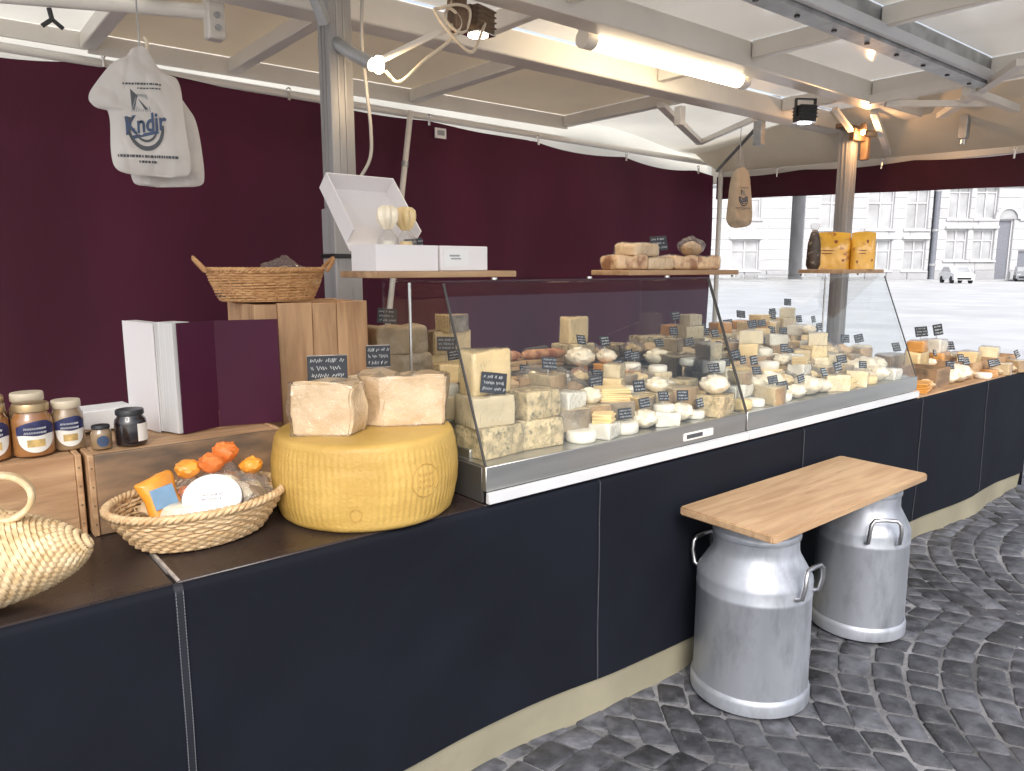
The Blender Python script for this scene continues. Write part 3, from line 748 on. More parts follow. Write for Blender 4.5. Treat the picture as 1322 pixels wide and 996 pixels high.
def half_mesh(r, h, mats, seed):
    m = MB(); n = 14
    pts = [(r * math.cos(math.pi * k / n), r * math.sin(math.pi * k / n)) for k in range(n + 1)]
    m.prism(pts, 0, h)
    bmesh.ops.bevel(m.bm, geom=m.bm.edges[:], offset=.006, segments=2, affect='EDGES')
    m.bm.normal_update()
    for f in m.bm.faces: f.material_index = 0 if f.normal.y < -.6 else 1
    for v in m.bm.verts:
        v.co.y -= r * .4
        if v.co.z > .01: v.co += noise.noise_vector(v.co * 14 + Vector((seed, 0, 0))) * .004
    return m.mesh('half_cheese', mats, 40)
def crumple_mesh(r, h, mats, seed, top=.5):
    m = MB(); bmesh.ops.create_icosphere(m.bm, subdivisions=3, radius=1)
    for v in m.bm.verts:
        d = v.co.normalized(); k = 1 + .20 * noise.noise(d * 2.2 + Vector((seed, 0, 0))) + .16 * (abs(noise.noise(d * 4.5 + Vector((0, seed, 0)))))
        z = (d.z + 1) / 2
        sh = 1 - .45 * max(0, z - .5) * 2 * top
        v.co = Vector((d.x * r * k * sh, d.y * r * k * sh, max(0, z ** .8 * h * (k * .6 + .4))))
    return m.mesh('wrapped_cheese', mats, 28)
def sausage_mesh(L, r, mats, seed):
    m = MB(); n = 8
    m.tube([(-L / 2 + L * k / n, .012 * math.sin(3 * k / n + seed), r) for k in range(n + 1)], [r * (.45 if k in (0, n) else 1) for k in range(n + 1)], 10)
    return m.mesh('dry_sausage', mats, 60)
def stack_mesh(d, n, mats, seed):
    rs = random.Random(seed); m = MB(); z = 0
    for k in range(n):
        m.box((rs.uniform(-.004, .004), rs.uniform(-.004, .004), z + d[2] / n / 2), (d[0] * rs.uniform(.92, 1), d[1] * rs.uniform(.92, 1), d[2] / n * .93), (0, 0, rs.uniform(-.12, .12)), .002); z += d[2] / n
    return m.mesh('sliced_cheese', mats, 35)

PROTO = {}
SHELL = {}
def add_proto(key, mesh, name, desc, cat, wd, ht):
    PROTO[key] = (mesh, name, desc, cat, wd, ht)
    if key[:2] in ('b_', 'w_', 'h_', 'cr'):
        b = bmesh.new(); b.from_mesh(mesh); b.normal_update()
        for v in b.verts:
            v.co += v.normal * (.0022 + .0045 * abs(noise.noise(v.co * 38 + Vector((len(PROTO), 0, 0))))); v.co.z = max(v.co.z, .0008)
        for f in b.faces: f.material_index = 0; f.smooth = True
        for e in b.edges: e.smooth = e.calc_face_angle(0) < .35
        me = bpy.data.meshes.new('cling_film'); b.to_mesh(me); b.free(); me.materials.append(MATS['cling']); SHELL[key] = me
add_proto('w_ivory', wedge_mesh(.16, rad(52), .085, ['ivory', 'tan'], 1), 'cheese_wedge', 'ivory cheese wedge with tan rind', 'cheese', .135, .085)
add_proto('w_cream', wedge_mesh(.15, rad(60), .075, ['cream', 'greyrind'], 2), 'cheese_wedge', 'yellow cheese wedge with grey rind', 'cheese', .14, .075)
add_proto('w_blue', wedge_mesh(.14, rad(65), .085, ['blue_cheese', 'palewhite'], 3), 'cheese_wedge', 'blue-veined cheese wedge', 'cheese', .14, .085)
add_proto('b_ivory', block_mesh((.135, .11, .085), ['ivory'], 4), 'cheese_block', 'ivory cheese block in film', 'cheese', .14, .085)
add_proto('b_cream', block_mesh((.12, .10, .07), ['cream'], 5), 'cheese_block', 'pale yellow cheese block in film', 'cheese', .125, .07)
add_proto('b_pale', block_mesh((.11, .10, .06), ['palewhite'], 6), 'cheese_block', 'white fresh cheese block', 'cheese', .115, .06)
add_proto('b_herb', block_mesh((.15, .12, .085), ['herb_cheese'], 7), 'cheese_block', 'herb-coated cheese block', 'cheese', .155, .085)
add_proto('b_tall', block_mesh((.135, .07, .125), ['cream'], 8, .008, .006), 'cheese_block', 'tall upright slab of pale cheese', 'cheese', .14, .125)
add_proto('b_orange', block_mesh((.10, .09, .06), ['orange_cheese'], 9), 'cheese_block', 'orange cheese block', 'cheese', .105, .06)
add_proto('r_white', round_mesh(.055, .04, ['palewhite'], 1), 'round_cheese', 'small round white-bloom cheese', 'cheese', .115, .04)
add_proto('r_cream', round_mesh(.065, .055, ['cream'], 2), 'round_cheese', 'small round yellow cheese', 'cheese', .135, .055)
add_proto('r_char', round_mesh(.06, .06, ['charcoal_rind'], 3), 'round_cheese', 'round cheese with charcoal rind', 'cheese', .125, .06)
add_proto('h_grey', half_mesh(.13, .11, ['cream', 'greyrind'], 4), 'half_cheese', 'grey-rinded half cheese wheel', 'cheese', .265, .11)
add_proto('h_tan', half_mesh(.11, .09, ['ivory', 'tan'], 5), 'half_cheese', 'tan-rinded half cheese wheel', 'cheese', .225, .09)
add_proto('c_wrap', crumple_mesh(.062, .085, ['wrap'], 2), 'wrapped_cheese', 'cheese in crumpled white wrapping', 'cheese', .14, .085)
add_proto('c_paper', crumple_mesh(.058, .07, ['brownpaper'], 5), 'wrapped_cheese', 'cheese in crumpled brown paper', 'cheese', .135, .07)
INNER = [crumple_mesh(.050, .075, [m_], 4 + j, .5) for j, m_ in enumerate(('cream', 'tan', 'palewhite'))]
add_proto('c_clear', crumple_mesh(.066, .10, ['clear_plastic'], 8, .8), 'clear_bag', 'crinkled clear plastic bag', 'bag', .145, .10)
add_proto('saus', sausage_mesh(.19, .019, ['sausage'], 1), 'dry_sausage', 'reddish dried sausage', 'sausage', .20, .038)
add_proto('saus_d', sausage_mesh(.17, .022, ['charcoal_rind'], 4), 'dry_sausage', 'dark dried sausage', 'sausage', .18, .044)
add_proto('slices', stack_mesh((.12, .10, .05), 6, ['cream'], 3), 'sliced_cheese', 'stack of yellow cheese slices', 'cheese', .125, .05)
add_proto('slices_o', stack_mesh((.13, .09, .045), 5, ['orange_cheese'], 5), 'sliced_cheese', 'stack of orange cheese slices', 'cheese', .135, .045)
add_proto('tart', stack_mesh((.20, .11, .035), 2, ['tan'], 6), 'flat_tart', 'flat brown savoury bake', 'bake', .21, .035)

def scribble(mb, w_, h_, rows, seed, y):
    rs = random.Random(seed)
    for k in range(rows):
        z = h_ / 2 - h_ * (k + .75) / (rows + .5); x = -w_ * .42 + rs.uniform(0, .05) * w_
        while x < w_ * .40:
            L = rs.uniform(.05, .13) * w_; hh = h_ / rows * .52
            pts = [(x + L * i / 3, y, z + hh * (.5 if (i + k) % 2 else -.5) * rs.uniform(.4, 1)) for i in range(4)]
            mb.tube(pts, w_ * .012, 4); x += L + w_ * (.02 if rs.random() < .7 else .09)
TAGM = []
for k in range(6):
    m1 = MB().box((0, 0, .044), (.058, .003, .044), (rad(-14), 0, 0), .0008)
    m2 = MB(); m2.tube([(0, .004, -.022), (0, .004, .040)], .0016, 6)
    m3 = MB(); scribble(m3, .058, .044, 3, k, -.0024)
    for v in m3.bm.verts: v.co = Euler((rad(-14), 0, 0)).to_matrix() @ v.co + Vector((0, 0, .044))
    TAGM.append((m1.mesh('slate', 'slate', 30), m2.mesh('pick', 'steel', 30), m3.mesh('chalk_writing', 'chalk', 30)))
def price_tag(loc, rz, label, group, sc=1.):
    k = random.randrange(6); t = thing('price_tag', label, 'price tag', loc, rz, group); t.scale = (sc,) * 3; t.rotation_euler = (R_(-.18, .12), R_(-.16, .16), rz)
    s_ = link('slate', TAGM[k][0], t); link('chalk_writing', TAGM[k][2], s_); link('pick', TAGM[k][1], t)
    return t
def put(key, x, y, z, rz=0., where='', sc=1., label=None, group=None):
    me, nm, desc, cat, wd, ht = PROTO[key]
    o = link(nm, me, None, (x, y, z), (0, 0, rz)); o.scale = (sc,) * 3
    if key in SHELL: link('cling_film', SHELL[key], o)
    if key == 'c_clear': link('contents', INNER[int(x * 97) % 3], o)
    tag(o, label or (desc + ' ' + where), cat, group or label or (desc + ' ' + where))
    return ht * sc
def row(x0, x1, y, z, kinds, where, seed, jy=.012, stack=.3, tags=.35, skinds=None, rot=.35, gap=.004, tagsc=1.):
    rs = random.Random(seed); x = x0
    while True:
        k = rs.choice(kinds); wd = PROTO[k][4]; sc = rs.uniform(.64, .92); wd *= sc * .90
        if x + wd > x1: break
        base = 0 if not k.startswith('w_') else -math.pi / 2
        yy = y + rs.uniform(-jy, jy)
        h = put(k, x + wd / 2, yy, z + .0005, base + rs.uniform(-rot, rot), where, sc)
        if k[0] in 'bhsw' and rs.random() < stack:
            k2 = rs.choice(skinds or ['b_cream', 'b_pale', 'r_white', 'w_ivory', 'slices', 'c_wrap'])
            s2 = min(.85, wd / PROTO[k2][4] * .95)
            b2 = 0 if not k2.startswith('w_') else -math.pi / 2
            h += put(k2, x + wd / 2, yy, z + h - .002, b2 + rs.uniform(-rot, rot), where, s2, 'stacked ' + PROTO[k2][2] + ' ' + where)
            if rs.random() < .45 and k2[0] == 'b':
                k3 = rs.choice(['b_cream', 'w_ivory', 'slices', 'b_ivory', 'c_wrap']); s3 = s2 * .85
                h += put(k3, x + wd / 2, yy, z + h - .002, rs.uniform(-rot, rot), where, s3, 'topmost ' + PROTO[k3][2] + ' ' + where)
        if rs.random() < tags and not k.startswith('c_clear'):
            price_tag((x + wd / 2 + rs.uniform(-.02, .02), yy - .01, z + h - .006), rs.uniform(-.5, .1), 'price tag in ' + PROTO[k][2].replace(' in film', '').replace(' in crumpled', ' in') + ' ' + where, 'price tags ' + where, rs.uniform(.85, 1.1) * tagsc)
        x += wd + gap + rs.uniform(0, .012)

DK = CZ + .10
A1, A2, A3 = 'in front row of left glass case', 'in middle row of left glass case', 'on back shelf of left glass case'
B1, B2, B3 = 'in front row of right glass case', 'in middle row of right glass case', 'on back shelf of right glass case'
# wire rack and steps that carry the rows
def step(x0, x1, y0, y1, z0, z1, label):
    t = tag(MB().bb(x0, x1, y0, y1, z0, z1, .002).build('display_step', 'steel', None), label, 'riser'); return t
RY = [1.562, 1.645, 1.730, 1.815, 1.900, 1.985]; RZ = [0, .026, .050, .074, .096, .116]
for (xa, xb, w_) in ((1.15, 2.285, 'left'), (2.325, 3.69, 'right')):
    for k in range(1, 6):
        step(xa, xb, RY[k] - .0415, RY[k] + .0415, DK + .0005, DK + RZ[k], ['', 'lowest', 'second', 'third', 'fourth', 'tallest'][k] + ' steel riser under the cheeses in the ' + w_ + ' glass case')
ZS = CZ + .2352
# hero stack at the left end
LE = 'in the stack behind the left end pane'
h = put('b_herb', 1.235, 1.625, DK, .1, LE, 1.0, 'large pale speckled cheese at the foot of the end stack')
h2 = put('b_ivory', 1.225, 1.635, DK + h - .001, -.1, LE, 1.0, 'ivory cheese slab in the middle of the end stack')
put('b_tall', 1.235, 1.645, DK + h + h2 - .002, .05, LE, 1.0, 'upright pale slab on top of the end stack')
price_tag((1.215, 1.595, DK + h + h2 - .02), -.3, 'large black price tag before the upright pale slab', None, 1.3)
h = put('b_herb', 1.395, 1.63, DK, -.1, LE, 1.0, 'speckled herb cheese beside the end stack, lower piece')
put('b_herb', 1.40, 1.64, DK + h - .001, .12, LE, .95, 'speckled herb cheese beside the end stack, upper piece')
RN = ['front row', 'second row', 'third row', 'fourth row', 'fifth row', 'rear riser']
def rows(x0s, x1, kinds, side, seed, st, tg):
    for k in range(6):
        row(x0s[k], x1, RY[k], DK + RZ[k], kinds[k], 'in ' + RN[k] + ' of ' + side + ' glass case', seed + k, jy=.006, stack=st[k], tags=tg, rot=.7, gap=.001, tagsc=.82)
KA = [['b_cream', 'b_pale', 'b_herb', 'w_ivory', 'r_white', 'slices', 'r_white', 'c_wrap'],
      ['b_ivory', 'b_cream', 'b_herb', 'w_cream', 'w_blue', 'b_herb', 'c_wrap', 'w_ivory', 'b_pale'],
      ['b_ivory', 'b_cream', 'w_cream', 'w_blue', 'b_herb', 'b_pale', 'slices', 'w_ivory', 'c_wrap'],
      ['b_ivory', 'r_char', 'w_cream', 'c_clear', 'b_herb', 'c_clear', 'slices', 'r_char', 'w_blue'],
      ['saus_d', 'r_char', 'c_clear', 'b_herb', 'c_clear', 'slices_o', 'w_blue', 'c_paper'],
      ['c_clear', 'r_char', 'saus', 'c_clear', 'saus_d', 'slices_o', 'tart', 'c_wrap', 'b_orange']]
KB = [['b_ivory', 'w_ivory', 'b_cream', 'c_wrap', 'r_white', 'b_pale', 'r_cream', 'slices', 'c_wrap'],
      ['b_ivory', 'w_ivory', 'c_wrap', 'c_wrap', 'w_cream', 'b_pale', 'c_clear', 'b_ivory'],
      ['b_ivory', 'w_ivory', 'c_wrap', 'r_cream', 'w_cream', 'b_pale', 'b_ivory', 'slices', 'c_paper'],
      ['b_ivory', 'c_wrap', 'w_ivory', 'c_clear', 'r_cream', 'c_wrap', 'b_orange', 'b_cream', 'c_paper'],
      ['c_wrap', 'b_cream', 'c_clear', 'c_paper', 'w_ivory', 'w_cream', 'b_orange'],
      ['c_wrap', 'b_cream', 'h_tan', 'c_clear', 'c_paper', 'w_ivory', 'b_tall', 'b_orange']]
rows([1.49, 1.49, 1.49, 1.16, 1.16, 1.16], 2.285, KA, 'left', 110, [.15, .45, .55, .6, .6, .6], .45)
add_proto('gb', block_mesh((.20, .13, .10), ['greyrind'], 31, .012, .012), 'cheese_block', 'large mottled brown-grey cheese', 'cheese', .2, .10)
h = put('gb', 1.265, 2.17, ZS, -.15, A3, 1.0, 'mottled brown cheese at the bottom of the back end stack')
h2 = put('gb', 1.260, 2.175, ZS + h - .002, -.1, A3, .92, 'mottled brown cheese on top of the back end stack')
price_tag((1.195, 2.125, ZS + h + h2 - .012), rad(-28), 'black price tag in the topmost mottled brown cheese', None, 1.1)
h = put('h_grey', 1.475, 2.19, ZS, -.1, A3, .78, 'grey-rinded half wheel beside the mottled brown stack, lower piece')
h2 = put('h_grey', 1.47, 2.19, ZS + h - .002, .2, A3, .72, 'grey-rinded half wheel beside the mottled brown stack, upper piece')
put('w_cream', 1.47, 2.16, ZS + h + h2 - .004, -1.2, A3, .8, 'pale wedge lying on the upper grey-rinded half wheel')
price_tag((1.41, 2.10, ZS + h - .008), rad(-28), 'black price tag before the grey-rinded half wheels', None, 1.1)
h = put('tart', 1.70, 2.17, ZS, .1, A3, .95); put('saus', 1.70, 2.16, ZS + h, .2, A3 + ', on a bake'); 
h = put('tart', 1.90, 2.18, ZS, -.1, A3, .92); put('saus', 1.90, 2.15, ZS + h, -.1, A3 + ', on a bake'); put('saus_d', 1.90, 2.20, ZS + h, .15, A3 + ', on a bake')
h = put('b_herb', 2.08, 2.17, ZS, .1, A3, .95); put('b_tall', 2.08, 2.17, ZS + h - .001, .1, A3, .85, 'light crusty loaf-shaped cheese standing highest on the left back shelf')
row(2.17, 2.28, 2.17, ZS, ['c_clear'], A3, 15, tags=0)
rows([2.325] * 6, 3.695, KB, 'right', 210, [.15, .5, .6, .65, .65, .7], .42)
for y, sd in ((2.12, 1), (2.225, 2)):
    q = ('front' if sd == 1 else 'rear') + ' edge of right back shelf'
    row(2.34, 2.72, y, ZS, ['c_clear', 'c_paper', 'b_herb', 'c_clear'], 'on ' + q, 240 + sd, stack=.2, tags=.2, jy=.004)
    row(2.72, 3.68, y, ZS, ['b_cream', 'b_orange', 'b_tall', 'w_cream', 'b_ivory', 'c_wrap', 'b_herb'], 'on ' + q, 250 + sd, stack=.75, tags=.7, jy=.004, skinds=['b_cream', 'b_orange', 'w_cream', 'b_ivory', 'slices_o'], tagsc=.9)

# ================================================================== ON TOP OF THE CASES
ZG = CZ + .5845
def plank(x, y, L, wd, rz, label, z=ZG + .0065):
    t = thing('serving_plank', label, 'plank', (x, y, z), rz)
    MB().bb(-L / 2, L / 2, -wd / 2, wd / 2, 0, .018, .003, 2).build('board', 'plank_wood', t)
    return t, z + .0185
pk, zp = plank(1.195, 1.85, .48, .21, rad(2), 'wooden plank under the open white box on the glass top')
def pxy(rx, ry, c=(1.205, 1.86)): return (c[0] + rx, c[1] + ry)
# white box with open lid
bx = thing('gift_box', 'open white cardboard box with its lid tilted back', 'box', (1.066, 1.835, zp), rad(2))
m = MB().bb(-.1, .1, -.065, .065, 0, .004).bb(-.1, .1, -.065, -.062, .004, .07).bb(-.1, .1, .062, .065, .004, .07).bb(-.1, -.097, -.062, .062, .004, .07).bb(.097, .1, -.062, .062, .004, .07)
m.build('tray', 'white_card', bx, smooth=0)
ld = MB().bb(-.112, .112, 0, .004, 0, .25).bb(-.112, .112, -.055, 0, .246, .25).bb(-.112, -.108, -.055, 0, .03, .246).bb(.108, .112, -.055, 0, .03, .246)
ld.build('lid', 'white_card', bx, (.012, .070, .055), (rad(-42), 0, 0), smooth=0)
b2 = thing('gift_box', 'closed small white box with a printed front beside the open box', 'box', (1.256, 1.845, zp), rad(2))
MB().bb(-.085, .085, -.075, .075, 0, .07, .002).build('carton', 'white_card', b2)
lb = MB().bb(-.075, .012, -.0762, -.0752, .012, .058).build('label', 'paper', b2)
MB().bb(-.055, -.02, -.0770, -.0763, .040, .045).bb(-.05, -.015, -.0770, -.0763, .032, .036).build('print', 'print_grey', lb)
for k, (dx, dy) in enumerate(((-.03, .0), (.035, .012))):
    sx, sy = 1.075 + dx, 1.835 + dy
    t = thing('pasta_bag', ['clear bag tied with pale ribbon in the open white box', 'clear bag with yellowish contents in the open white box'][k], 'bag', (sx, sy, zp + .0045))
    MB().lathe([(.020, 0), (.032, .01), (.034, .05), (.028, .085), (.012, .105), (.010, .112)], 14, rad_fn=lambda a, z, r: r * (1 + .08 * math.sin(5 * a + 30 * z))).build('film', 'clear_plastic', t)
    MB().lathe([(.017, .001), (.026, .012), (.027, .045), (.016, .078)], 12).build('contents', ['palewhite', 'cream'][k], t)
    MB().lathe([(.011, .108), (.020, .118), (.028, .135), (.029, .150), (.026, .163), (.018, .171), (.008, .173)], 30, rad_fn=lambda a, z, r: r * (1 + .16 * math.sin(6 * a + 8 * z) + .05 * math.sin(11 * a + 60 * z))).build('tuft', ['wrap', 'brownpaper'][k] if k == 0 else 'cream', t)
price_tag((1.150, 1.865, zp + .026), rad(-5), 'black price tag standing between the open and closed white boxes', None, 1.0)
# middle plank with bread-like cheeses
pk2, zp2 = plank(2.275, 1.86, .60, .20, rad(-4), 'wooden plank carrying crusty cheese pieces on the glass top')
add_proto('crust', block_mesh((.165, .12, .062), ['crusty'], 21, .012, .012), 'crusty_cheese', '', 'cheese', .17, .062)
add_proto('crust2', block_mesh((.16, .12, .055), ['parmesan'], 22, .012, .010), 'crusty_cheese', '', 'cheese', .17, .055)
xs_ = (2.055, 2.205, 2.355, 2.50)
lbs = ('dark-bottomed pale cheese chunk at the end of the glass-top plank', 'pale wrapped cheese chunk below the slate sign on the plank', 'reddish cheese chunk in the middle of the glass-top plank', 'last crusty cheese chunk near the tapered plank end')
for x, l_, k in zip(xs_, lbs, ('crust', 'crust2', 'crust', 'crust')): put(k, x, 1.86 + .02, zp2, R_(-.2, .2), '', .86, l_)
put('crust2', 2.13, 1.89, zp2 + .050, .1, '', .88, 'topmost pale cheese slab lying across two chunks on the plank')
put('c_clear', 2.43, 1.87, zp2 + .048, .1, '', .8, 'clear crinkled film over the cheese chunks on the plank')
price_tag((2.235, 1.87, zp2 + .044), rad(-20), 'black slate sign standing above the cheese chunks on the plank', None, 1.25)
pk3, zp3 = plank(3.50, 1.80, .40, .22, rad(0), 'small wooden shelf under the yellow bags on the glass top')
for k, (bx0, by0, rz) in enumerate(((3.455, 1.842, rad(-56)), (3.535, 1.722, rad(-48)))):
    t = thing('yellow_bag', ['larger yellow printed snack bag on the small shelf', 'smaller yellow printed snack bag on the small shelf'][k], 'bag', (bx0, by0, zp3), rz)
    hw = (.092, .056)[k]; dp = (.034, .032)[k]
    def pk_f(u, v, s_=1):
        a_ = abs(u * 2 - 1); x = (u * 2 - 1) * hw * (1 - .05 * max(0, v - .72) / .28)
        th = dp * (1 - a_ ** 5) ** .5 * (1 - .96 * max(0, (v - .55) / .45) ** 1.3) + .0015
        z = .176 * v - (.006 * a_ ** 2 * v ** 6)
        cr = .0035 * noise.noise(Vector((x * 34, z * 22, s_ * 3 + k * 5))) * min(1, v * 6)
        return Vector((x + cr * .4, -s_ * (th + cr), z))
    m = MB().grid(lambda u, v: pk_f(u, v, 1), 22, 22).grid(lambda u, v: pk_f(u, v, -1), 22, 22); bmesh.ops.remove_doubles(m.bm, verts=m.bm.verts[:], dist=.0034)
    m.build('pouch', 'pkg_yellow', t, smooth=50)
    for q, (cx_, cz_, rx_, rz_) in enumerate(((.25, .74, .09, .045), (-.55, .20, .07, .04), (.62, .24, .07, .035), (-.2, .42, .30, .012), (-.15, .50, .34, .012))):
        m = MB(); m._faces([pk_f(.5 + .5 * (cx_ + rx_ * math.cos(th)), cz_ + rz_ * (1 + .3 * math.sin(3 * th)) * math.sin(th)) + Vector((0, -.0014, 0)) for th in [2 * math.pi * j / 14 for j in range(14)]], [tuple(range(14))]); m.build('print_mark', 'rind_red', t, smooth=0)
    MB().grid(lambda u, v: Vector(((u * 2 - 1) * hw * (.86 - .4 * v), .004 * math.sin(22 * u + k) * (1 + v), .168 + .034 * v * (1 - .35 * abs(u * 2 - 1)) - .014 * (u * 2 - 1) ** 2)), 16, 4).build('clear_top', 'clear_plastic', t)
t = thing('nut_bag', 'dark mottled bag behind the yellow snack bags', 'bag', (3.385, 1.885, zp3), .2)
m = MB(); m.lathe([(.022, 0), (.030, .02), (.030, .12), (.020, .17), (.010, .185)], 14, rad_fn=lambda a, z, r: r * (1 + .1 * math.sin(4 * a + 20 * z))); m.build('film', 'pkg_dark', t)
MB().lathe([(.010, .18), (.016, .19), (.021, .205), (.017, .215)], 24, rad_fn=lambda a, z, r: r * (1 + .2 * math.sin(6 * a))).build('tuft', 'clear_plastic', t)

# ================================================================== SIDE COUNTER GOODS
ZW = CZ - .0025
SC = 'on the wooden side counter'
def tub(x, y, w_, d_, h_, rz, mt, fill, label):
    t = thing('cheese_tray', label, 'tray', (x, y, ZW), rz)
    m = MB().bb(-w_ / 2, w_ / 2, -d_ / 2, d_ / 2, 0, .008).bb(-w_ / 2, w_ / 2, -d_ / 2, -d_ / 2 + .01, .008, h_).bb(-w_ / 2, w_ / 2, d_ / 2 - .01, d_ / 2, .008, h_).bb(-w_ / 2, -w_ / 2 + .01, -d_ / 2 + .01, d_ / 2 - .01, .008, h_).bb(w_ / 2 - .01, w_ / 2, -d_ / 2 + .01, d_ / 2 - .01, .008, h_)
    m.build('box', mt, t, smooth=0)
    MB().bb(-w_ / 2 + .011, w_ / 2 - .011, -d_ / 2 + .011, d_ / 2 - .011, .009, h_ * .7).build('lining', fill, t)
    return t
tub(4.16, 1.645, .20, .18, .10, .05, 'crate_old', 'dark_hole', 'dark small tray on the wooden side counter')
tub(4.80, 1.68, .34, .20, .085, .0, 'plank_wood', 'paper', 'long pale wooden tray on the wooden side counter')
tub(5.18, 1.68, .32, .20, .085, .0, 'plank_wood', 'paper', 'end pale wooden tray at the far edge of the side counter')
put('c_wrap', 4.42, 1.585, ZW, .3, SC, 1.15, 'large cream wrapped cheese heap on the wooden side counter')
put('c_paper', 4.55, 1.60, ZW, .3, SC, 1.0, 'brown paper cheese parcel on the wooden side counter')
put('c_wrap', 4.31, 1.585, ZW, .3, SC, .8, 'small cream wrapped cheese on the wooden side counter')
put('slices_o', 3.92, 1.575, ZW, .2, SC, 1.1, 'orange slices lying at the front of the side counter')
put('c_paper', 4.03, 1.585, ZW, .2, SC, .7, 'small reddish-brown parcel at the front of the side counter')
put('b_pale', 3.90, 1.70, ZW, .2, SC, 1.2, 'white cheese slab close to the right glass case')
h = put('b_tall', 4.42, 1.80, ZW, .1, SC, 1.2, 'tall pale cheese slab behind the dark small tray')
h2 = put('b_orange', 4.42, 1.80, ZW + h, .1, SC, 1.0, 'orange cheese block on the tall pale slab')
h3 = put('b_orange', 4.78, 1.865, ZW, .1, SC, 1.9, 'large orange cheese block behind the long tray')
put('b_pale', 4.78, 1.865, ZW + h3, .1, SC, 1.3, 'white cheese slab on the large orange block')
put('b_herb', 4.98, 1.865, ZW, .1, SC, 1.15, 'speckled cheese block behind the trays')
put('h_tan', 4.52, 1.99, ZW, .1, SC, 1.2, 'tan half wheel at the back of the side counter')
put('b_orange', 5.24, 1.865, ZW, .1, SC, 1.3, 'orange cheese block behind the end tray'); put('r_char', 5.11, 1.865, ZW, .1, SC, 1.1, 'dark round cheese behind the end tray')
put('b_ivory', 5.0, 2.02, ZW, .1, SC, 1.1, 'ivory block at the very back of the side counter')
put('b_cream', 4.84, 1.675, ZW + .060, .1, SC, 1.0, 'yellow block lying in the long tray'); put('b_ivory', 5.15, 1.675, ZW + .060, .2, SC, .9, 'ivory block lying in the end tray')
row(4.64, 5.34, 1.538, ZW, ['slices', 'b_cream', 'c_paper', 'r_white', 'b_orange', 'c_wrap', 'w_ivory'], 'along front edge of side counter', 301, jy=.004, stack=0, tags=.4, rot=.5, tagsc=.9)
row(3.78, 4.06, 1.80, ZW, ['b_ivory', 'b_cream', 'c_wrap'], 'behind white slab on side counter', 302, jy=.01, stack=.6, tags=.5, rot=.4)
row(3.78, 4.30, 1.95, ZW, ['b_tall', 'b_herb', 'c_wrap'], 'at back of side counter', 303, jy=.01, stack=.8, tags=.6, rot=.4)
row(4.58, 4.70, 1.80, ZW, ['b_cream', 'r_cream'], 'between pale slab and orange block on side counter', 304, jy=.0, stack=.6, tags=1, rot=.4)
for (x, y, z, s_), l_ in zip(((4.44, 1.79, ZW + h + h2 - .006, 1.3), (4.54, 1.96, ZW + .10, 1.2), (4.80, 1.845, ZW + h3 + .07, 1.5), (4.98, 1.83, ZW + .09, 1.2), (4.42, 1.57, ZW + .088, 1.), (4.55, 1.585, ZW + .06, 1.), (4.30, 1.58, ZW + .06, 1.)), ('orange block on the pale slab', 'tan half wheel', 'white slab above the orange block', 'speckled block', 'cream wrapped heap', 'brown paper parcel', 'small cream parcel')):
    price_tag((x, y, z), R_(-.6, 0), 'black price tag in the ' + l_ + ' on the side counter', 'price tags on the side counter', s_)

# ================================================================== LEFT COUNTER GOODS
# crates (planks as parts)
def crate(x0, x1, y0, y1, z0, z1, label, front='crate_wood', nfront=2, vertical=False):
    t = thing('wooden_crate', label, 'crate', ((x0 + x1) / 2, (y0 + y1) / 2, z0)); hx, hy, h = (x1 - x0) / 2, (y1 - y0) / 2, z1 - z0
    th = .014
    mm = 'crate_wood_v' if vertical else front
    if vertical:
        n = 4; e = [-hx, -hx * .62, -hx * .02, hx * .42, hx]
        for i in range(n): MB().bb(e[i] + .001, e[i + 1] - .001, -hy, -hy + th, .002 * (i % 2), h - .003 * ((i + 1) % 2), .002).build('plank', mm, t)
        for i in range(n): MB().bb(e[i] + .001, e[i + 1] - .001, hy - th, hy, 0, h, .002).build('plank', mm, t)
        for s_ in (-1, 1):
            for k in range(3): MB().bb(s_ * hx - (th if s_ > 0 else 0), s_ * hx + (th if s_ < 0 else 0), -hy + th + .001 + k * (2 * hy - 2 * th) / 3, -hy + th - .001 + (k + 1) * (2 * hy - 2 * th) / 3, 0, h - .002, .002).build('plank', mm, t)
        MB().bb(-hx + th + .001, hx - th - .001, -hy + th + .001, hy - th - .001, h - .016, h - .004, .002).build('top_plank', 'crate_wood', t)
        return t
    for k in range(nfront):
        za, zb = h * k / nfront, h * (k + 1) / nfront
        MB().bb(-hx + th, hx - th, -hy, -hy + th, za + .001, zb - .001, .002).build('plank', front, t)
        MB().bb(-hx + th, hx - th, hy - th, hy, za + .001, zb - .001, .002).build('plank', 'crate_wood', t)
    for s_ in (-1, 1): MB().bb(min(s_ * hx, s_ * (hx - th)) + .0005, max(s_ * hx, s_ * (hx - th)) - .0005, -hy - .001, hy + .001, 0, h, .002).build('end_board', 'crate_wood', t)
    for k in range(3):
        ya, yb = -hy + th + .001 + (2 * hy - 2 * th - .002) * k / 3, -hy + th + .001 + (2 * hy - 2 * th - .002) * (k + 1) / 3
        MB().bb(-hx + th + .001, hx - th - .001, ya + .001, yb - .001, h - .016, h - .003, .002).build('top_plank', 'crate_wood', t)
    nl = MB()
    for sx in (-1, 1):
        for k in range(4): nl.tube([(sx * (hx - th * .5), -hy - .0012, h * (.15 + .23 * k)), (sx * (hx - th * .5), -hy - .0026, h * (.15 + .23 * k))], .0022, 8)
    nl.build('nails', 'brown_metal', t)
    return t
ZT = .974
crate(-.30, .272, 1.915, 2.30, CZ + .0005, ZT, 'light wooden crate carrying the brown and orange jars', nfront=1)
